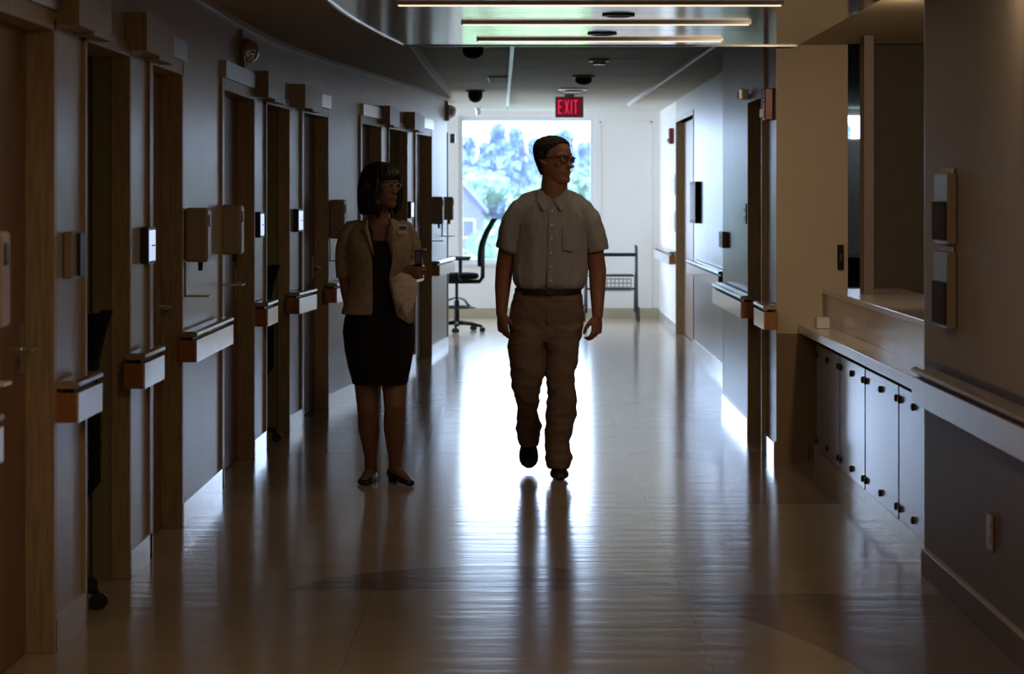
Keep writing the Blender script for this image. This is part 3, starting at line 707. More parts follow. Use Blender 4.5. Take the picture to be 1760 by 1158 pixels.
# dome lights high on the left wall
def dome_lamp(px, py, r, label):
    D = DL(px-r*300/14); zz = EYE-(py-335)*D/F
    t = thing('corridor_dome_light', (xl(D), D, zz), label, 'lamp')
    b = MB(); b.box(.001, .02, -.06, .06, -.09, .12); b.obj('back_plate', 'wood', t)
    b = MB(); b.lathe([(.07, .021), (.068, .05), (.05, .085), (.02, .10)], (0, 0, 0), 18, 'x'); b.obj('dome', 'chrome', t, smooth=True)
    b = MB(); b.tube([(.03, math.cos(a)*.085, -math.sin(a)*.085) for a in [PI*k/8 for k in range(9)]], .008, 6); b.obj('guard_ring', 'chrome', t)
dome_lamp(415, 88, .09, 'chrome dome light high on the left wall above the pair of dispensers')
dome_lamp(768, 192, .05, 'small dome light at the far end of the left wall')

# ------------------------------------------------------------------ swivel chairs
def swivel_chair(loc, rz, seat_h, label, group=None, ring=True, back=.52, arm=.30, ba=.3, lean=1.0):
    """faces +x locally"""
    t = thing('swivel_chair', loc, label, 'chair', group, rz)
    for k in range(5):
        a = 2*PI*k/5+ba; c, s = math.cos(a), math.sin(a)
        b = MB(); b.tube([(.03*c, .03*s, .10), (.17*c, .17*s, .09), ((arm-.01)*c, (arm-.01)*s, .065)], [.024, .02, .015], 8); leg = b.obj('base_arm', 'black', t, smooth=True)
        b = MB()
        for q in (-.014, .014): b.lathe([(.012, -.009), (.028, -.009), (.028, .009), (.012, .009)], (arm*c-q*s, arm*s+q*c, .028), 12, 'y')
        b.tube([((arm-.005)*c, (arm-.005)*s, .03), ((arm-.005)*c, (arm-.005)*s, .075)], .007, 6); b.obj('caster', 'wheel', leg)
    b = MB(); b.lathe([(.03, .06), (.03, .14), (.028, seat_h*.55), (.017, seat_h*.55), (.017, seat_h-.08)]); b.obj('gas_column', 'black', t, smooth=True, sharp=True)
    if ring:
        zr = .27; b = MB(); n = 24
        pts = [(.20*math.cos(2*PI*i/n), .20*math.sin(2*PI*i/n), zr) for i in range(n+1)]; b.tube(pts, .011, 8)
        for k in range(4):
            a = PI/4+PI/2*k; b.tube([(.03*math.cos(a), .03*math.sin(a), zr+.1), (.12*math.cos(a), .12*math.sin(a), zr+.08), (.20*math.cos(a), .20*math.sin(a), zr)], .009, 6)
        b.obj('foot_ring', 'darkmetal', t, smooth=True)
    b = MB(); b.box(-.12, .12, -.09, .09, seat_h-.09, seat_h-.045); b.tube([(0, -.09, seat_h-.07), (0, -.24, seat_h-.06)], .008, 6); b.obj('tilt_mechanism', 'black', t, bevel=.01)
    # seat: rounded pad
    rings = []
    for hh, sc in ((-.04, .90), (-.03, 1.0), (0, 1.02), (.02, .96), (.028, .7)):
        ring = []
        for k in range(24):
            a = 2*PI*k/24; ca, sa = math.cos(a), math.sin(a)
            ex = .24*sc*math.copysign(abs(ca)**.6, ca); ey = .235*sc*math.copysign(abs(sa)**.6, sa)
            ring.append((ex, ey, seat_h+hh-(.03*(ex/.24)**2 if ex > 0 else 0)))
        rings.append(ring)
    b = MB(); b.loft(rings); b.obj('seat', 'mesh_black', t, smooth=True, sharp=True)
    # back: curved slab
    nz_, nw = 10, 10; vs = []; fs = []
    for side in (0, 1):
        for i in range(nz_+1):
            v = i/nz_; zz = seat_h+.10+back*v; x0 = -.235-(.05*v+.10*v*v)*lean+.05*math.sin(PI*v)*.6
            wd = .21*(1-.18*v)*(.86+.14*math.sin(PI*min(1, v*1.15)))
            for j in range(nw+1):
                u = j/nw*2-1; vs.append((x0-.03*(1-u*u)-(.036 if side else 0), u*wd, zz))
    N = (nz_+1)*(nw+1)
    for i in range(nz_):
        for j in range(nw):
            a = i*(nw+1)+j; fs += [(a, a+1, a+nw+2, a+nw+1), (a+N, a+nw+1+N, a+nw+2+N, a+1+N)]
    for i in range(nz_):
        for j in (0, nw): a = i*(nw+1)+j; fs.append((a, a+nw+1, a+nw+1+N, a+N))
    for j in range(nw):
        for i in (0, nz_): a = i*(nw+1)+j; fs.append((a, a+1, a+1+N, a+N))
    b = MB(); b.add(vs, fs); b.obj('backrest', 'mesh_black', t, smooth=True, sharp=True)
    b = MB(); b.tube([(-.05, 0, seat_h-.07), (-.25, 0, seat_h-.07), (-.285, 0, seat_h-.02), (-.285, 0, seat_h+.22), (-.29, 0, seat_h+.34)], .023, 8); b.obj('back_support', 'black', t, smooth=True)
    for s in (-1, 1):
        b = MB(); b.tube([(-.05, s*.2, seat_h-.05), (-.04, s*.27, seat_h-.03), (-.04, s*.28, seat_h+.17)], .013, 8); b.box(-.15, .10, s*.28-.035, s*.28+.035, seat_h+.17, seat_h+.20); b.obj('armrest', 'black', t, smooth=False, bevel=.008)
    return t
swivel_chair((-.735, 25.55, 0), PI, .62, 'black high swivel stool with foot ring standing by the bright window', back=.52)
swivel_chair((xl(8.6)-.31, 8.55, 0), PI, .47, 'black swivel chair in the nearest alcove, one caster poking into the corridor', 'desk chairs in the alcoves', ring=False, back=.5, arm=.34, ba=PI/5-.35, lean=.3)
ya = (DL(454)+DL(495))/2
swivel_chair((xl(ya)-.32, ya-.02, 0), PI, .47, 'black swivel chair in the middle alcove left of the woman', 'desk chairs in the alcoves', ring=False, back=.5, arm=.34, ba=PI/5-.2, lean=.3)
ya = (DL(666)+DL(698))/2
swivel_chair((xl(ya)-.26, ya-.1, 0), PI, .47, 'black swivel chair in the farthest alcove, caster visible behind the woman\'s skirt', 'desk chairs in the alcoves', ring=False, back=.5, arm=.34, ba=PI/5-.1, lean=.3)
swivel_chair((2.34, 16.4, 0), PI*.5, .47, 'black swivel chair in the side room, glimpsed through the narrow glass slot', ring=False, back=.5)

# ------------------------------------------------------------------ rollator walker
D = 27.75
t = thing('rollator_walker', (1.04, D, 0), 'grey four-wheeled walker with seat and wire basket parked under the end wall', 'walker')
for s in (-1, 1):
    xx = s*.30
    b = MB(); b.tube([(xx, -.16, .10), (xx, -.10, .45), (xx, -.04, .86), (xx, -.02, .885), (xx, .10, .885)], .019, 8)
    b.obj('frame_tube', 'rollator', t, smooth=True)
    b = MB(); b.tube([(xx, .24, .10), (xx, .12, .46), (xx, -.06, .70)], .017, 8); b.obj('frame_tube', 'rollator', t, smooth=True)
    b = MB(); b.tube([(xx, .0, .885), (xx, .12, .885)], .019, 10); b.obj('hand_grip', 'black', t, smooth=True)
    for yy, r in ((-.18, .088), (.26, .088)):
        b = MB(); b.lathe([(r-.016, -.014), (r, -.012), (r, .012), (r-.016, .014)], (xx+s*.02, yy, r), 20, 'x')
        for k in range(5):
            a = 2*PI*k/5; b.tube([(xx+s*.02, yy, r), (xx+s*.02, yy+math.cos(a)*(r-.014), r+math.sin(a)*(r-.014))], .006, 6)
        b.lathe([(.018, -.016), (.018, .016)], (xx+s*.02, yy, r), 10, 'x')
        b.obj('wheel', 'wheel', t)
b = MB(); b.box(-.27, .27, -.12, .14, .53, .555); b.obj('seat_board', 'wheel', t, bevel=.008)
b = MB(); b.tube([(-.30, -.05, .79), (.30, -.05, .79)], .021, 8); b.obj('back_bar', 'black', t)
b = MB(); b.tube([(-.30, -.11, .38), (.30, -.11, .38)], .010, 8); b.tube([(-.30, .13, .38), (.30, .13, .38)], .010, 8); b.obj('cross_bar', 'rollator', t)
b = MB()
for k in range(11): x = -.24+.048*k; b.tube([(x, -.13, .50), (x, -.13, .36), (x, .12, .36), (x, .12, .50)], .003, 4)
for zz in (.36, .40, .45, .50): b.tube([(-.24, -.13, zz), (.24, -.13, zz), (.24, .12, zz), (-.24, .12, zz), (-.24, -.13, zz)], .003, 4)
b.obj('wire_basket', 'basket', t)

# ------------------------------------------------------------------ figures
def remesh(mb, voxel, smooth=2, name='m'):
    me = mb.mesh(name); o = bpy.data.objects.new(name, me); COL.objects.link(o)
    r = o.modifiers.new('r', 'REMESH'); r.mode = 'VOXEL'; r.voxel_size = voxel
    if smooth:
        s = o.modifiers.new('s', 'SMOOTH'); s.iterations = smooth; s.factor = .5
    bpy.context.view_layer.update()
    dg = bpy.context.evaluated_depsgraph_get(); out = bpy.data.meshes.new_from_object(o.evaluated_get(dg))
    bpy.data.objects.remove(o)
    for p in out.polygons: p.use_smooth = True
    return out
def mobj(name, me, m, parent=None):
    me.materials.clear(); me.materials.append(M[m]); me.name = name
    o = bpy.data.objects.new(name, me); COL.objects.link(o)
    if parent: o.parent = parent
    return o
def folds(me, amp, freq, off=0, mask=None):
    """cloth creases: push vertices along their normals by stretched noise"""
    nn = [v.normal.copy() for v in me.vertices]
    for v, q in zip(me.vertices, nn):
        p = v.co; k = noise.noise(Vector((p.x*freq[0]+off, p.y*freq[1], p.z*freq[2])))
        k2 = noise.noise(Vector((p.x*freq[0]*2.3+off, p.y*freq[1]*2.3+5, p.z*freq[2]*2.1)))
        a = amp*(mask(p) if mask else 1)
        v.co = p + q*(a*(1-abs(k)*2.6)*.6 + a*.4*k2)
    me.update()
def sell(cx, cy, cz, hx, hyf, hyb=None, n=28, e=2.4):
    hyb = hyb or hyf; out = []
    for k in range(n):
        a = 2*PI*k/n; c, s = math.cos(a), math.sin(a)
        hy = hyf if s < 0 else hyb
        out.append((cx+hx*math.copysign(abs(c)**(2/e), c), cy+hy*math.copysign(abs(s)**(2/e), s), cz))
    return out
HEAD = [(0,.078,-.005,.026),(.006,.092,-.02,.036),(.02,.099,-.035,.044),(.042,.090,-.055,.053),(.056,.096,-.062,.056),(.066,.094,-.066,.059),(.085,.090,-.075,.064),
        (.108,.088,-.085,.069),(.126,.083,-.091,.0725),(.142,.094,-.095,.074),(.152,.0955,-.097,.0755),(.175,.092,-.099,.0765),(.197,.080,-.095,.072),(.216,.058,-.08,.059),(.229,.03,-.055,.038),(.235,.008,-.025,.016)]
def head_parts(mb, c, ang, sc=1.0, fem=False):
    """c: chin level on the head axis; face looks along (sin ang, -cos ang)"""
    c = Vector(c); fx, fy = math.sin(ang), -math.cos(ang)
    def W(f, s, z): return Vector((c.x+(f*fx - s*fy)*sc, c.y+(f*fy + s*fx)*sc, c.z+z*sc))
    rings = []
    for z_, fr, bk, hw in HEAD:
        m, h = (fr+bk)/2, (fr-bk)/2; ring = []
        for k in range(28):
            a = 2*PI*k/28; cc, ss = math.cos(a), math.sin(a)
            f = m+h*math.copysign(abs(cc)**.88, cc); s_ = hw*math.copysign(abs(ss)**.9, ss)*(1-.10*max(0, cc))
            ring.append(W(f, s_, z_))
        rings.append(ring)
    mb.loft(rings)
    ns = .85 if fem else 1.0
    rings = []
    for z_, f, hw in ((.135,.085,.007),(.122,.092,.008),(.105,.104,.010),(.092,.1145*ns+.012,.014),(.084,.117*ns+.012,.0165),(.077,.108,.014),(.073,.092,.009)):
        rings.append([W(.07, -hw*1.4, z_), W(f-.006, -hw, z_), W(f, -hw*.4, z_), W(f, hw*.4, z_), W(f-.006, hw, z_), W(.07, hw*1.4, z_)])
    mb.loft(rings)
    for s in (-1, 1):   # brow, cheek, ear
        mb.tube([W(.088, s*.012, .142), W(.086, s*.034, .147), W(.068, s*.056, .142)], [.008, .009, .006], 8, round_ends=True)
        mb.ball(W(.062, s*.042, .098), .020*sc)
        mb.tube([W(-.004, s*.070, .152), W(-.014, s*.086, .146), W(-.016, s*.088, .125), W(-.006, s*.080, .104), W(.002, s*.070, .100)], [.007, .009, .010, .008, .006], 8, round_ends=True)
    mb.tube([W(.090, -.024, .0575), W(.0985, 0, .0595), W(.090, .024, .0575)], [.004, .0065, .004], 8, round_ends=True)
    mb.tube([W(.088, -.021, .0475), W(.0975, 0, .0465), W(.088, .021, .0475)], [.004, .007, .004], 8, round_ends=True)
    return W
def hand(mb, w, d, th, n, sc=1.0, curl=1.0, thumb_in=.5):
    """w wrist, d along the hand, th towards the thumb side, n palm normal"""
    w, d, th, n = Vector(w), Vector(d).normalized(), Vector(th).normalized(), Vector(n).normalized()
    def L(a, b_, c): return w + (d*a + th*b_ + n*c)*sc
    rings = []
    for a, hw, hh in ((-.03,.026,.021),(0,.026,.019),(.02,.032,.018),(.045,.040,.017),(.075,.042,.014),(.092,.040,.011)):
        rings.append([L(a, hw*math.cos(2*PI*k/14)*1.0, hh*math.sin(2*PI*k/14)) for k in range(14)])
    mb.loft(rings)
    for j, (off, l, r) in enumerate(((.031,.070,.0088),(.0105,.079,.0092),(-.0105,.073,.0088),(-.031,.058,.0078))):
        p = Vector((.082-.006*abs(j-1), off, 0)); an = 0; pts = [L(p.x-.02, p.y*.95, p.z), L(*p)]
        for q, (fr, da) in enumerate(((.46, 22), (.30, 34), (.24, 24))):
            an += math.radians(da*curl*(1+.08*j)); p = p + Vector((math.cos(an), -off*.04, math.sin(an)))*l*fr; pts.append(L(*p))
        mb.tube(pts, [r*sc*1.1, r*sc*1.08, r*sc, r*sc*.92, r*sc*.75], 8, round_ends=True)
    mb.tube([L(.012, .022, .004), L(.038, .043, .018), L(.064, .048, .035*thumb_in*2), L(.088, .042, .048*thumb_in*2)], [.014*sc, .0125*sc, .0105*sc, .0085*sc], 8, round_ends=True)
def shell(me, pred, off, name, noise_amp=0):
    """outer skin copied from part of a mesh (hair)"""
    bm = bmesh.new(); bm.from_mesh(me)
    bmesh.ops.delete(bm, geom=[f for f in bm.faces if not pred(f.calc_center_median())], context='FACES')
    bm.normal_update()
    bmesh.ops.solidify(bm, geom=bm.faces[:], thickness=-off)
    out = bpy.data.meshes.new(name); bm.to_mesh(out); bm.free()
    if noise_amp:
        for v in out.vertices: v.co += v.normal*noise_amp*noise.noise(v.co*90)
    for p in out.polygons: p.use_smooth = True
    return out

# ---------------- man
Dm = 12.4
man = thing('person', (.15, Dm, 0), 'man in grey short-sleeved shirt, khaki trousers and glasses, walking forward, face turned aside', 'person')
man_inv = Matrix.Translation(-man.location)
def Q(px, py, D=Dm): return P(px, py, D) - man.location
def attach(o, root): return o
b = MB(); C0 = Q(951, 316, Dm-.01)
ANG = math.radians(52)
Wm = head_parts(b, C0, ANG, 1.06)
# neck
b.tube([Q(953, 298), Q(953, 316), Q(952, 336, Dm+.01), Q(950, 356, Dm+.02)], [.064, .070, .072, .078], 20, flat=1.0)
# torso core under the clothes
b.loft([sell(*Q(949, py, Dm+.02), hx*.0031, dd, n=28) for py, hx, dd in ((352, 34, .07), (366, 56, .09), (390, 58, .10), (440, 55, .10), (490, 50, .10), (540, 52, .10), (575, 50, .09))])
def limb(mb, pts, rad, **k): mb.tube(pts, rad, 14, **k)
# arms
aL = [Q(893, 368), Q(876, 405), Q(867, 462, Dm+.03), Q(864, 492, Dm+.02), Q(862, 540, Dm-.02)]
aR = [Q(1003, 368), Q(1018, 405), Q(1027, 465, Dm+.03), Q(1027, 495, Dm+.02), Q(1027, 543, Dm-.02)]
b_arm = [.054, .050, .048, .043, .029]
limb(b, aL, b_arm, round_ends=True); limb(b, aR, b_arm, round_ends=True)
hand(b, aL[-1]+Vector((0, 0, .0)), (.10, -.10, -1), (.65, -.75, .0), (.75, .62, 0), 1.02, 1.0)
hand(b, aR[-1], (-.06, -.10, -1), (-.65, -.75, .0), (-.75, .62, 0), 1.02, 1.15)
# legs (under the trousers)
legL = [Q(912, 560), Q(907, 660, Dm-.03), Q(907, 690, Dm+.045), Q(907, 752, Dm+.30)]
legR = [Q(968, 560), Q(964, 665, Dm-.03), Q(963, 700, Dm-.02), Q(961, 800, Dm+.05)]
limb(b, legL, [.070, .044, .036, .030]); limb(b, legR, [.070, .050, .046, .034])
body_me = remesh(b, .0042, 3)
body = mobj('body', body_me, 'skin_m', man)
# hair: short, receding at the temples
def hair_pred(p):
    r = p - C0; f = (r.x*math.sin(ANG) - r.y*math.cos(ANG))/1.06; s = (r.x*math.cos(ANG)+r.y*math.sin(ANG))/1.06; zz = r.z/1.06
    tb = [(.045,-.05),(.06,-.040),(.10,-.030),(.118,-.022),(.13,.004),(.152,.016),(.166,.040),(.185,.066),(.205,.076),(.235,.078),(.27,.08)]
    if zz > .27 or zz < .05: return False
    for (a0, f0), (a1, f1) in zip(tb, tb[1:]):
        if zz <= a1: return f < f0+(f1-f0)*(zz-a0)/(a1-a0) - (abs(s)*.25 if zz > .16 else 0)
    return True
mobj('hair', shell(body_me, hair_pred, .009, 'hair', .004), 'hair_m', man)
for s in (-1, 1):
    b = MB(); b.ball(Wm(.076, s*.031, .124), (.0125, .0125, .0125)); b.obj('eye', 'eye', man, smooth=True)
# glasses
gl = MB()
for s in (-1, 1):
    c = [(.103-abs(s_)*.25, s_, z_) for s_, z_ in [(s*(.034+.024*math.copysign(abs(math.cos(a))**.7, math.cos(a))), .121+.017*math.copysign(abs(math.sin(a))**.7, math.sin(a))) for a in [2*PI*k/20 for k in range(21)]]]
    gl.tube([Wm(*q) for q in c], .0022, 6)
    gl.tube([Wm(.089, s*.057, .128), Wm(.086, s*.074, .130), Wm(.02, s*.079, .132), Wm(-.012, s*.080, .128), Wm(-.02, s*.080, .115)], .0025, 6)
gl.tube([Wm(.1, -.011, .126), Wm(.107, 0, .129), Wm(.1, .011, .126)], .002, 6)
glo = gl.obj('glasses', 'black', man, smooth=True)
for s in (-1, 1):
    b = MB(); b.add([Wm(.103-abs(s*(.034+.022*math.cos(a)))*.25, s*(.034+.022*math.cos(a)), .121+.015*math.sin(a)) for a in [2*PI*k/16 for k in range(16)]], [tuple(range(16))]); b.obj('lens', 'lens', glo)
# shirt
b = MB()
rows_ = [(326,930,972,.040,.072),(331,918,983,.050,.078),(336,905,996,.058,.085),(342,893,1007,.070,.092),(350,886,1014,.090,.10),(356,886,1014,.102,.105),(366,887,1014,.112,.11),(385,885,1012,.125,.118),(405,885.5,1010,.13,.12),(430,886,1009,.128,.118),(455,885,1008,.132,.118),(475,884,1007,.14,.12),(486,886,1004,.143,.12),(492,890,1000,.14,.118),(497,895,995,.13,.115)]
b.loft([sell(*Q((l+r)/2, py, Dm+.015), (r-l)/2*.0031, hf, hb, e=2.5) for py, l, r, hf, hb in rows_])
b.tube([Q(915, 352), Q(897, 362), Q(884, 380), Q(876, 402), Q(869, 429)], [.052, .062, .063, .060, .0565], 20, flat=1.15)
b.tube([Q(985, 352), Q(1002, 362), Q(1013, 380), Q(1021, 402), Q(1028, 431)], [.052, .062, .063, .061, .0565], 20, flat=1.15)
me = remesh(b, .0055, 3)
folds(me, .019, (6, 6, 3.6), 3.1)
folds(me, .006, (15, 15, 8), 9.4)
shirt = mobj('shirt', me, 'shirt', man)
def front_y(px, py):   # front surface of the shirt
    for (p0,l0,r0,f0,_), (p1,l1,r1,f1,_) in zip(rows_, rows_[1:]):
        if p0 <= py <= p1 or p1 == 497:
            t_ = min(1, (py-p0)/(p1-p0)); cx = ((l0+r0)+(l1+r1)*0)/2; hw_ = ((r0-l0)*(1-t_)+(r1-l1)*t_)/2; cx = ((l0+r0)*(1-t_)+(l1+r1)*t_)/2
            u = min(.98, abs(px-cx)/hw_); return Dm+.015-((f0*(1-t_)+f1*t_)*(1-u**2.5)**(1/2.5))
    return Dm-.1
# placket, buttons, pocket
def sheet(mb, grid, th=.004):
    """grid[row][col] of points -> thin solid facing the camera"""
    R, C = len(grid), len(grid[0]); vs = [p for r in grid for p in r] + [p+Vector((0, th, 0)) for r in grid for p in r]; N = R*C; fs = []
    for i in range(R-1):
        for j in range(C-1): a = i*C+j; fs += [(a, a+1, a+C+1, a+C), (a+N, a+C+N, a+C+1+N, a+1+N)]
    for i in range(R-1): fs += [(i*C, (i+1)*C, (i+1)*C+N, i*C+N), (i*C+C-1, i*C+C-1+N, (i+1)*C+C-1+N, (i+1)*C+C-1)]
    for j in range(C-1): fs += [(j, j+N, j+1+N, j+1), ((R-1)*C+j, (R-1)*C+j+1, (R-1)*C+j+1+N, (R-1)*C+j+N)]
    mb.add(vs, fs)
b = MB(); g = []
for i in range(17):
    py = 352+i*9.0; cx = 949-3*(i/16); g.append([Q(cx+dx, py, front_y(cx, py)-.014) for dx in (-5.5, 0, 5.5)])
sheet(b, g, .020); b.obj('placket', 'shirt', shirt, smooth=False)
for i in range(6):
    py = 362+i*24; p = Q(949-3*i/6, py, front_y(949, py)-.015)
    b = MB(); b.lathe([(.0055, 0), (.0055, -.003)], p, 10, 'y'); b.obj('button', 'plastic_white', shirt)
b = MB(); g = []
for py in (388, 392, 410, 424, 430):
    g.append([Q(px, py if px not in (984,) or py < 424 else py+3, front_y(px, py)-.010) for px in (967, 975, 984, 992, 1000)])
sheet(b, g, .016); b.obj('chest_pocket', 'shirt', shirt)
# collar: stand plus two points
b = MB(); n = 22; R = []
for (rr, zz, yy) in ((.066, 0, 0), (.072, .035, .0), (.082, .006, .0), (.074, -.003, 0)):
    R.append([])
ctr = Q(950, 341, Dm+.008)
prof = [(.062, .004), (.060, .038), (.066, .042), (.078, .004), (.074, -.004)]
rings = []
for k in range(n+1):
    a = -PI/2 + .22 + (2*PI-.44)*k/n; ca, sa = math.cos(a), math.sin(a); fr = max(0, -sa)
    dip = .030*fr**2; wide = 1
    rings.append([Vector((ctr.x+ca*r*1.08, ctr.y+sa*r*1.05, ctr.z+h-dip-(.018*fr**6 if r > .07 else 0))) for r, h in prof])
b.loft(rings)
for s in (-1, 1):
    p0 = Q(950+s*2, 346, Dm-.092); p1 = Q(950+s*24, 324, Dm-.052); p2 = Q(950+s*27, 345, Dm-.092); p3 = Q(950+s*15, 362, Dm-.132)
    vs = [p0, p3, p2, p1]; b.add(vs+[v+Vector((0, .008, 0)) for v in vs], [(0,1,2,3),(7,6,5,4),(0,4,5,1),(1,5,6,2),(2,6,7,3),(3,7,4,0)])
b.obj('collar', 'shirt', shirt, smooth=False)
# trousers
b = MB()
b.loft([sell(*Q((l+r)/2, py, Dm+.01), (r-l)/2*.0031, hf, hb, e=2.4) for py, l, r, hf, hb in
        ((491,888,997,.128,.11),(500,885,998,.128,.115),(520,881,1001,.128,.125),(545,877,1003,.12,.13),(568,875,1002,.11,.12),(585,876,999,.10,.10))])
def legr(rows):
    return [sell(*Q((l+r)/2, py, D), (r-l)/2*D/F, hd, e=2.2, n=24) for py, l, r, D, hd in rows]
b.loft(legr([(560,877,942,Dm,.105),(600,874,936,Dm-.02,.10),(632,880,936,Dm-.03,.095),(645,877,935,Dm-.03,.092),(662,880,931,Dm-.03,.088),(690,888,926,Dm+.02,.075),(708,892,922,Dm+.08,.07),(718,889,925,Dm+.13,.075),(732,887,931,Dm+.17,.08),(745,890,927,Dm+.21,.078),(764,893,924,Dm+.26,.072)]))
b.loft(legr([(560,934,1001,Dm,.11),(600,936,995,Dm-.01,.105),(640,938,988,Dm-.02,.095),(665,940,988,Dm-.02,.092),(690,940,992,Dm-.01,.09),(720,939,988,Dm,.09),(755,938,980,Dm,.088),(775,938,980,Dm-.01,.088),(786,938,984,Dm-.02,.09),(803,942,977,Dm-.03,.088)]))
me = remesh(b, .0055, 3)
folds(me, .011, (5, 5, 9), 1.7); folds(me, .005, (10, 10, 20), 4.4)
tr = mobj('trousers', me, 'khaki', man)
b = MB(); g = [[Q(943+dx, py, Dm-.128+.004*abs(dx)/4) for dx in (-3, 3)] for py in (506, 530, 556)]; sheet(b, g, .014); b.obj('fly', 'khaki', tr)
b = MB()
rings = [sell(*Q(942, py, Dm+.012), 57.5*.0031, .146, .124, e=2.4, n=36) for py in (495, 494.9, 504.5, 504.6)]
b.loft(rings); belt = b.obj('belt', 'leather', man, smooth=True, sharp=True)
b = MB(); p = Q(945, 500, Dm-.140); b.box(p.x-.02, p.x+.02, p.y-.004, p.y+.002, p.z-.018, p.z+.018); b.obj('buckle', 'darkmetal', belt)
def shoe(mb, toe, heel, w, up=Vector((0,0,1)), h=.075, heelh=.0, n=16, top=.09):
    """dress shoe from heel to toe along the sole"""
    toe, heel = Vector(toe), Vector(heel); ax = (toe-heel); L = ax.length; ax.normalize(); sd = ax.cross(up).normalized(); u = sd.cross(ax).normalized()
    rings = []
    for v, ww, hh in ((0,.55,.55),(.03,.72,.9),(.15,.80,1.05),(.30,.78,1.1),(.42,.84,.95),(.56,.96,.72),(.70,1.0,.6),(.84,.95,.52),(.94,.75,.44),(1.0,.42,.3)):
        c = heel+ax*L*v; ring = []
        for k in range(n):
            a = 2*PI*k/n; cs, sn = math.cos(a), math.sin(a)
            x = w*ww*math.copysign(abs(cs)**.75, cs); y = h*hh*(.5+.5*math.copysign(abs(sn)**.8, sn))
            ring.append(c+sd*x*(1-.35*max(0, sn))+u*y)
        rings.append(ring)
    mb.loft(rings)
    return ax, sd, u
b = MB(); toe, heel = Q(962, 824, 12.22), Q(960, 812, 12.50); toe.z = .012; heel.z = .012
toe = Vector((toe.x, toe.y, .004)); heel = Vector((heel.x, heel.y, .004))
shoe(b, toe, heel, .050); so = b.obj('shoe', 'shoe_navy', man, smooth=True)
b = MB()
for k in range(4):
    c = heel.lerp(toe, .42+.08*k); b.tube([c+Vector((-.022, 0, .077-.010*k)), c+Vector((0, 0, .082-.010*k)), c+Vector((.022, 0, .077-.010*k))], .003, 6)
b.obj('laces', 'black', so)
b = MB(); heel = Q(908, 758, 12.86); toe = Q(909, 803, 12.63); toe.z = .018
shoe(b, toe, heel, .053, up=Vector((0, -.6, .8)), h=.085); so = b.obj('shoe', 'shoe_navy', man, smooth=True)
b = MB()
for k in range(4):
    c = heel.lerp(toe, .42+.08*k)+Vector((0, -.055+.008*k, .055-.008*k)); b.tube([c+Vector((-.022, 0, 0)), c+Vector((0, -.005, .003)), c+Vector((.022, 0, 0))], .003, 6)
b.obj('laces', 'black', so)

# ---------------- woman
Dw = 12.15
wom = thing('person', (-.745, Dw, 0), 'woman with a dark bob, beige jacket and black dress, looking towards the man', 'person')
def R_(px, py, D=Dw): return P(px, py, D) - wom.location
SW = Dw/F
b = MB(); C1 = R_(656, 357, Dw-.01); ANG2 = math.radians(50)
Ww = head_parts(b, C1, ANG2, .955, True)
b.tube([R_(650, 345), R_(651, 360), R_(650, 378, Dw+.01), R_(650, 392, Dw+.02)], [.046, .047, .052, .07], 20)
b.loft([sell(*R_(px, py, Dw+.02), hx*SW, dd, n=28) for px, py, hx, dd in ((651, 378, 22, .06), (652, 386, 38, .075), (653, 400, 46, .085), (653, 430, 44, .10), (655, 455, 41, .10), (655, 490, 38, .09), (653, 530, 48, .10), (652, 570, 53, .11), (652, 600, 50, .10))])
armL = [R_(606, 396), R_(596, 425), R_(592, 470, Dw+.04), R_(596, 500, Dw+.03), R_(602, 540, Dw-.01)]
b.tube(armL, [.036, .034, .034, .033, .023], 14, round_ends=True)
hand(b, armL[-1], (.14, -.08, -1), (.75, -.66, .1), (.66, .75, 0), .84, .8)
armR = [R_(700, 396), R_(708, 425, Dw+.02), R_(714, 458, Dw+.03), R_(708, 466, Dw-.08), R_(699, 471, Dw-.17)]
b.tube(armR, [.036, .034, .033, .031, .023], 14, round_ends=True)
hand(b, armR[-1], (.82, -.50, .10), (-.15, -.05, .98), (.45, .88, .05), .84, 1.2)
# legs
lgL = [R_(631, 590), R_(630, 660), R_(632, 705, Dw-.03), R_(634, 738, Dw-.0), R_(637, 782, Dw+.03), R_(637, 800, Dw+.04)]
lgR = [R_(677, 590), R_(677, 660), R_(678, 700, Dw-.06), R_(677, 735, Dw-.04), R_(679, 785, Dw-.01), R_(680, 810, Dw+.0)]
for lg in (lgL, lgR): b.tube(lg, [.085, .064, .054, .055, .034, .031], 16)
# feet
fL = (R_(626, 822, Dw-.10), R_(638, 812, Dw+.07)); fR = (R_(701, 828, Dw-.13), R_(676, 820, Dw+.03))
for (t0, h0), zz in ((fL, .03), (fR, .045)):
    t0.z = .022; h0.z = zz; b.tube([h0+Vector((0, 0, .02)), (t0+h0)/2+Vector((0, 0, .012)), t0], [.030, .030, .022], 12, flat=1.0, round_ends=True)
b.tube([R_(637, 795, Dw+.04), fL[1]+Vector((0, 0, .02))], [.032, .032], 12); b.tube([R_(680, 805), fR[1]+Vector((0, 0, .02))], [.032, .032], 12)
wbody = remesh(b, .0042, 3)
mobj('body', wbody, 'skin_f', wom)
for s in (-1, 1):
    b = MB(); b.ball(Ww(.076, s*.030, .124), (.0115, .0115, .0115)); b.obj('eye', 'eye', wom, smooth=True)
gl = MB()
for s in (-1, 1):
    gl.tube([Ww(.103-abs(q)*.25, q, z_) for q, z_ in [(s*(.032+.022*math.cos(a)), .120+.016*math.sin(a)) for a in [2*PI*k/20 for k in range(21)]]], .0018, 6)
    gl.tube([Ww(.09, s*.054, .125), Ww(.085, s*.072, .128), Ww(0, s*.077, .130)], .002, 6)
gl.tube([Ww(.1, -.011, .124), Ww(.106, 0, .127), Ww(.1, .011, .124)], .0018, 6)
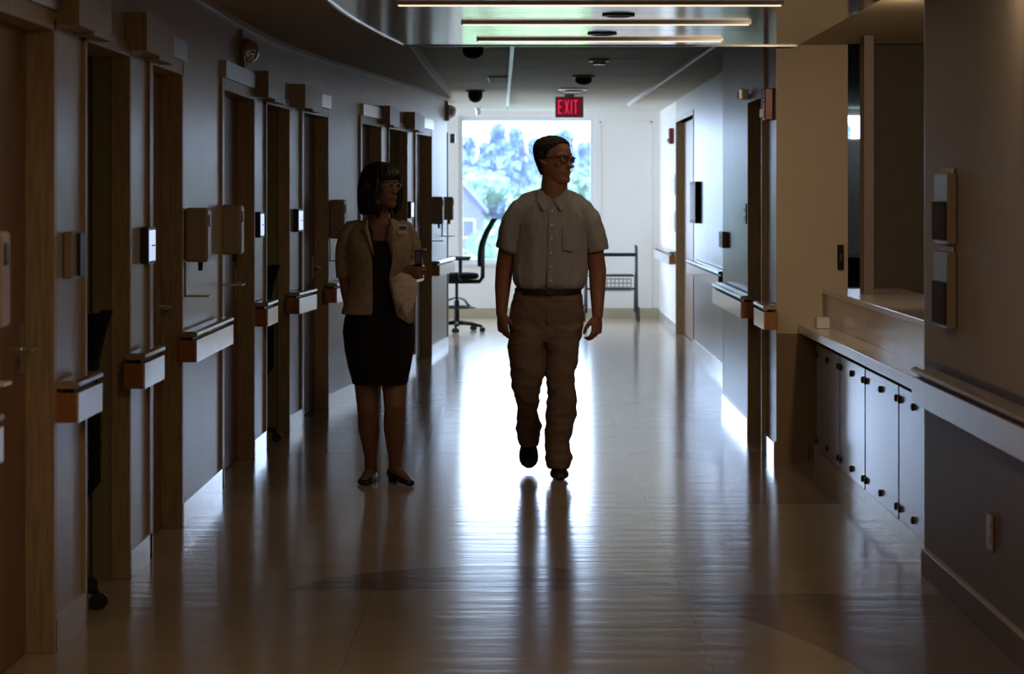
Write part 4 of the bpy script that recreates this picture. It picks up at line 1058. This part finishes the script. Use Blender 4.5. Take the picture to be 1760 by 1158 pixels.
glo = gl.obj('glasses', 'metal', wom, smooth=True)
for s in (-1, 1):
    b = MB(); b.add([Ww(.103-abs(s*(.032+.02*math.cos(a)))*.25, s*(.032+.02*math.cos(a)), .120+.014*math.sin(a)) for a in [2*PI*k/16 for k in range(16)]], [tuple(range(16))]); b.obj('lens', 'lens', glo)
# bob hair, head-local rings: z, front, back, halfwidth
b = MB()
rings = []
for z_, fr, bk, hw in ((-.035,-.005,-.10,.082),(-.02,.012,-.115,.094),(.01,.022,-.125,.100),(.05,.026,-.130,.101),(.09,.030,-.132,.100),(.12,.036,-.130,.098),(.14,.050,-.128,.096),(.150,.092,-.126,.094),(.165,.112,-.124,.093),(.185,.110,-.12,.090),(.21,.094,-.108,.080),(.230,.066,-.088,.064),(.245,.034,-.058,.042),(.251,.0,-.025,.018)):
    m_, h_ = (fr+bk)/2, (fr-bk)/2; ring = []
    for k in range(40):
        a = 2*PI*k/40; cc, ss = math.cos(a), math.sin(a)
        ring.append(Ww(m_+h_*math.copysign(abs(cc)**.8, cc), hw*math.copysign(abs(ss)**.8, ss), z_))
    rings.append(ring)
b.loft(rings)
for s in (-1, 1):   # side locks framing the face, curling at the tips
    b.tube([Ww(.045, s*.080, .15), Ww(.046, s*.088, .10), Ww(.040, s*.092, .05), Ww(.036, s*.088, .0), Ww(.034, s*.078, -.025)], [.016, .02, .022, .022, .012], 10, round_ends=True)
b.tube([Ww(.035, -.082, .05), Ww(.052, -.088, .02), Ww(.050, -.084, -.02), Ww(.038, -.074, -.045)], [.018, .024, .024, .012], 10, round_ends=True)
hm = remesh(b, .005, 2)
for v in hm.vertices:
    p = v.co-C1; a = math.atan2(p.y, p.x); v.co += v.normal*(.005*noise.noise(Vector((a*9, p.z*4, 1)))+.003*noise.noise(Vector((a*26, p.z*6, 4))))
mobj('hair', hm, 'hair_f', wom)
# dress
b = MB()
b.loft([sell(*R_(px, py, Dw+.015), hx*SW, hf, hb, e=2.3) for px, py, hx, hf, hb in
        ((655,413,38,.088,.10),(655,422,44,.115,.105),(655,440,46,.128,.108),(655,460,43,.118,.105),(654,490,41,.10,.10),(653,515,48,.11,.105),(651,545,58,.122,.115),(651,570,61.5,.128,.125),(652,600,59,.125,.12),(652,630,53,.12,.115),(653,654,48.5,.115,.11),(653,659,47.5,.113,.108))])
for s, px0 in ((-1, 634), (1, 676)):
    b.tube([R_(px0, 384, Dw-.0), R_(px0+s*1, 398, Dw-.055), R_(px0+s*2, 416, Dw-.06)], [.02, .026, .03], 12)
me = remesh(b, .006, 2); folds(me, .005, (6, 6, 5), 8.2, lambda p: .4 if p.z > .9 else 1)
mobj('dress', me, 'dress', wom)
# jacket: open-fronted shell + sleeves
jr = [ # py, cx, hx, front depth, back depth, left edge px, right edge px
 (376,652,20,.060,.075,634,670),(382,652,34,.075,.085,630,672),(388,652,46,.088,.095,631,671),(397,652,54,.105,.105,633,668),(410,653,57,.128,.112,636,666),(425,653,56,.142,.115,639.5,671),(441,653,54,.146,.116,643,677),(458,653,51,.138,.114,643.5,674),(475,653,50,.130,.112,643.5,669),(495,652,51,.128,.112,644,672),(515,651,55,.135,.118,644,677),(530,650.5,60,.142,.124,644,681),(540,650,62,.146,.128,644,684)]
def jacket_mesh():
    n = 44; grid = []
    for idx, (py, cx, hx, hf, hb, le, re) in enumerate(jr):
        c = R_(cx, py, Dw+.015); hxm = hx*SW; e = 2.2
        def ang(px):   # angle of the front opening edge
            u = (px-cx)*SW/hxm; u = max(-.97, min(.97, u)); co = math.copysign(abs(u)**(e/2), u); return -math.acos(co)
        a0, a1 = ang(re), ang(le)+2*PI; row = []
        for k in range(n+1):
            a = a0+(a1-a0)*k/n; ca, sa = math.cos(a), math.sin(a); hy = hf if sa < 0 else hb
            p = Vector((c.x+hxm*math.copysign(abs(ca)**(2/e), ca), c.y+hy*math.copysign(abs(sa)**(2/e), sa), c.z))
            k2 = noise.noise(Vector((a*3, p.z*7, 2))); p.x += .005*k2*ca; p.y += .006*k2*sa
            row.append(p)
        grid.append(row)
    # pointed hem on her left front (towards the man)
    for k in range(0, 10):
        q = k/9; drop = .055*(1-abs(q-.45)*1.9)
        grid[-1][k].z -= max(0, drop)*1.0; grid[-2][k].z -= max(0, drop)*.5
    vs = [p for r in grid for p in r]; C = n+1; fs = [(i*C+j, i*C+j+1, (i+1)*C+j+1, (i+1)*C+j) for i in range(len(grid)-1) for j in range(n)]
    return vs, fs
b = MB(); b.add(*jacket_mesh()); jk = b.obj('jacket', 'jacket', wom, smooth=True)
so_ = jk.modifiers.new('thick', 'SOLIDIFY'); so_.thickness = .006; so_.offset = 1
ss_ = jk.modifiers.new('sub', 'SUBSURF'); ss_.levels = 1; ss_.render_levels = 1
def sleeve(pts, rad, off):
    b = MB(); b.tube(pts, rad, 22); me = remesh(b, .006, 2); folds(me, .004, (8, 8, 9), off); return mobj('sleeve', me, 'jacket', jk)
sleeve([R_(620, 386, Dw+.01), R_(606, 392, Dw+.01), R_(598, 405, Dw+.01), R_(593, 430, Dw+.02), R_(592, 460, Dw+.04), R_(593, 477, Dw+.04)], [.03, .046, .052, .050, .0475, .046], 2.2)
sleeve([R_(684, 386, Dw+.01), R_(696, 392, Dw+.01), R_(702, 404, Dw+.01), R_(707, 428, Dw+.02), R_(713, 452, Dw+.02), R_(711, 463, Dw-.03), R_(706, 467, Dw-.09)], [.03, .044, .047, .046, .045, .044, .040], 6.2)
# lapels
for s, cols in ((-1, [(628,378),(622,392),(628,408),(640,436)]), (1, [(673,378),(682,392),(680,408),(675,434)])):
    inner = [(632,376),(633,392),(637,408),(643,440)] if s < 0 else [(670,376),(670,392),(667,408),(676,440)]
    g = [[R_(i_[0], i_[1], Dw-.075-.02*k-.006), R_((i_[0]+o_[0])/2, (i_[1]+o_[1])/2, Dw-.08-.022*k-.008), R_(o_[0], o_[1], Dw-.075-.022*k)] for k, (i_, o_) in enumerate(zip(inner, cols))]
    b = MB(); sheet(b, g, .006); b.obj('lapel', 'jacket', jk, smooth=True, sharp=True)
b = MB(); p = R_(692, 394, Dw-.105); b.box(p.x-.024, p.x+.024, p.y-.004, p.y, p.z-.024, p.z+.024); bd = b.obj('badge', 'paper', wom, bevel=.002)
b = MB(); b.box(p.x-.018, p.x+.018, p.y-.0055, p.y-.0045, p.z-.004, p.z+.016); b.obj('badge_print', 'label_blue', bd)
# shoes: flat pumps, low block heel
for (toe, heel), w_, hh in ((fL, .039, .0), (fR, .039, .018)):
    t0 = toe + (toe-heel).normalized()*.035; t0.z = .001; h0 = heel-(toe-heel).normalized()*.035; h0.z = .004+hh
    b = MB(); ax, sd, u = shoe(b, t0, h0, w_, h=.062); so = b.obj('shoe', 'leather', wom, smooth=True)
    b = MB(); c = h0+(t0-h0)*.12; b.lathe([(.022, 0), (.026, c.z+.008)], (c.x, c.y, 0.0005), 14); b.obj('heel', 'leather', so, smooth=True, sharp=True)
# papers and pen in her hand (held: things of their own)
pl = [(672,478),(690,468),(710,474),(718,486),(717,505),(710,528),(702,549),(694,537),(688,522),(683,534),(677,512)]
b = MB(); cpt_ = sum((R_(x, y, Dw-.195) for x, y in pl), Vector())/len(pl)
vs = [cpt_+Vector((0, -.012, 0))] + [R_(x, y, Dw-.195-.010*(k % 2)) for k, (x, y) in enumerate(pl)] + [cpt_.lerp(R_(x, y, Dw-.195), .5)+Vector((0, .008*(-1)**k, 0)) for k, (x, y) in enumerate(pl)]
n = len(pl); fs = [(0, n+1+k, n+1+(k+1) % n) for k in range(n)] + [(1+k, 1+(k+1) % n, n+1+(k+1) % n, n+1+k) for k in range(n)]
b.add([v+wom.location for v in vs], fs); o = b.obj('paper_sheaf', 'sheaf', smooth=True); sm = o.modifiers.new('thick', 'SOLIDIFY'); sm.thickness = .004
tag(o, 'pale crumpled sheaf of paper hanging to a point from the woman\'s hand', 'paper')
t = thing('phone', tuple(wom.location+R_(719, 441, Dw-.20)), 'small dark phone held up above the woman\'s hand', 'phone')
b = MB(); b.box(-.018, .018, -.005, .005, -.05, .035); b.obj('phone_body', 'black', t, bevel=.003)
b = MB(); b.box(-.014, .014, -.0065, -.0052, -.035, .028); b.obj('phone_glass', 'label_blue', t)

# ------------------------------------------------------------------ outside: trees, house, lawn
b = MB(); b.add([(-260, 32, -9), (260, 32, -9), (420, 620, -20), (-420, 620, -20)], [(0,1,2,3)]); struct('ground', b, 'lawn')
def leaf_cloud(mb, c, r, n, s, flat=1.0):
    for _ in range(n):
        while True:
            p = Vector((random.uniform(-1,1), random.uniform(-1,1), random.uniform(-1,1)))
            if p.length < 1: break
        p = p.normalized()*(p.length**.35)
        q = Vector((c[0]+p.x*r[0], c[1]+p.y*r[1], c[2]+p.z*r[2]))
        a = Vector((random.gauss(0,1), random.gauss(0,1), random.gauss(0,.6))).normalized(); u = a.orthogonal().normalized(); v = a.cross(u); k = s*random.uniform(.6, 1.3)
        mb.add([q-u*k, q-v*k*.6, q+u*k, q+v*k*.6], [(0,1,2,3)])
def broadleaf(h, r, seed, s):
    random.seed(seed); f = MB(); cores = []
    for _ in range(14):
        a = random.uniform(0, 2*PI); d = random.uniform(0, .6)*r; cz = h*random.uniform(.45, .88)
        rr = r*random.uniform(.34, .52); cores.append(((d*math.cos(a), d*math.sin(a), cz), rr)); leaf_cloud(f, (d*math.cos(a), d*math.sin(a), cz), (rr, rr, rr*.8), 330, s)
    for cc, rr in cores:
        f.ball(cc, (rr*.86, rr*.86, rr*.7), 12, 8)
    t_ = MB(); t_.tube([(0,0,0), (.02*h, 0, h*.3), (0, .02*h, h*.75)], [h*.035, h*.028, h*.01], 8)
    for k in range(4): a = k*1.7; t_.tube([(0, 0, h*(.3+.08*k)), (r*.5*math.cos(a), r*.5*math.sin(a), h*(.5+.08*k))], [h*.014, h*.005], 6)
    return f, t_
def conifer(h, seed, s):
    random.seed(seed); f = MB(); n = 13
    for i in range(n):
        v = i/(n-1); zz = h*(.12+.86*v); rr = h*.19*(1-v)+.6; m = int(16-9*v)
        for k in range(m):
            a = 2*PI*k/m+random.uniform(-.2, .2); r1 = rr*random.uniform(.75, 1.1)
            leaf_cloud(f, (r1*.55*math.cos(a), r1*.55*math.sin(a), zz-.10*r1), (r1*.5, r1*.5, h*.045), 18, s)
    for i in range(7):
        v = i/7; r0 = (h*.19*(1-v)+.6)*.85; f.lathe([(r0, h*(.10+.86*v)), (r0*.3, h*(.10+.86*(v+.17)))], n=9)
    t_ = MB(); t_.tube([(0,0,0), (0,0,h*.97)], [h*.02, h*.003], 8)
    return f, t_
def plant(kind, parts, mname, label, group, spots):
    root = thing(kind, (0,0,0), label, 'tree', group)
    parts[0].obj('foliage', mname, root); parts[1].obj('trunk', 'bark', root)
    for i, (px, D, topy, h0, sc) in enumerate(spots):
        o = root if i == 0 else copy_tree(root)
        top = EYE-(topy-335)*D/F; o.location = ((px-900)*D/F, D, top-h0*sc); o.scale = (sc, sc, sc); o.rotation_euler.z = i*1.3
    return root
random.seed(3)
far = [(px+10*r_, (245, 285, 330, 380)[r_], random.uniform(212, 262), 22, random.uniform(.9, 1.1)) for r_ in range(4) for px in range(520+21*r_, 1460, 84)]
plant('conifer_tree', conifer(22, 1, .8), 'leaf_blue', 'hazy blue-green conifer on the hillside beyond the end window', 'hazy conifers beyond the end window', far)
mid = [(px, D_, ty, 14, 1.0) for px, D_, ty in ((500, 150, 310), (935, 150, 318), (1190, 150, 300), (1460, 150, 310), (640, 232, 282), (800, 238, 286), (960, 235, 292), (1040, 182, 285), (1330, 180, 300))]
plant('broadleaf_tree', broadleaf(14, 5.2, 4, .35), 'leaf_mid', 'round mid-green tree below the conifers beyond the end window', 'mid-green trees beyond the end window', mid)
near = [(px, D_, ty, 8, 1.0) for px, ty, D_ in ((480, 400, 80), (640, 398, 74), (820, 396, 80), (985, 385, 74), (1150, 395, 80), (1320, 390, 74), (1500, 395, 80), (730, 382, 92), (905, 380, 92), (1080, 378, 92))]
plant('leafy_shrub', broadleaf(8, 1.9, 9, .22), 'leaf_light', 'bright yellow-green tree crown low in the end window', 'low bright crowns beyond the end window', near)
hb_ = thing('house', (-6.1, 215, -10.3), 'pale lavender gabled house among the trees beyond the end window', 'building')
b = MB(); b.box(-2.6, 2.4, -4, 4, 0, 10.5); b.add([(-2.6,-4,10.5),(2.4,-4,10.5),(-.1,-4,13.3),(-2.6,4,10.5),(2.4,4,10.5),(-.1,4,13.3)], [(0,1,2),(5,4,3)]); b.obj('house_wall', 'siding', hb_)
for s in (-1, 1):
    x0, x1 = (-3.0, -.1) if s < 0 else (2.8, -.1)
    b = MB(); b.add([(x0,-4.4,10.05),(x1,-4.4,13.3),(x1,4.4,13.3),(x0,4.4,10.05),(x0,-4.4,10.35),(x1,-4.4,13.6),(x1,4.4,13.6),(x0,4.4,10.35)], [(0,1,2,3),(7,6,5,4),(0,4,5,1),(1,5,6,2),(2,6,7,3),(3,7,4,0)]); b.obj('roof_slope', 'roof_shingle', hb_)
for x0 in (-1.6, .6):
    for z0 in (5.2, 8.0):
        b = MB(); b.box(x0-.1, x0+1.1, -4.08, -4.0, z0-.1, z0+1.6); f_ = b.obj('window', 'plastic_white', hb_)
        b = MB(); b.box(x0, x0+1.0, -4.12, -4.08, z0, z0+1.5); b.obj('pane', 'roof_shingle', f_)

# thin summer haze over the valley outside
mh = bpy.data.materials.new('valley_haze'); mh.use_nodes = True; n_ = mh.node_tree; n_.nodes.clear()
vo = n_.nodes.new('ShaderNodeOutputMaterial'); vs_ = n_.nodes.new('ShaderNodeVolumeScatter')
vs_.inputs['Color'].default_value = (.80, .90, 1, 1); vs_.inputs['Density'].default_value = .00022
n_.links.new(vs_.outputs[0], vo.inputs['Volume'])
b = MB(); b.box(-300, 300, 34, 430, -30, 60); o = b.obj('haze', mh)
tag(o, 'thin bluish haze in the valley beyond the end window', 'haze', kind='stuff')
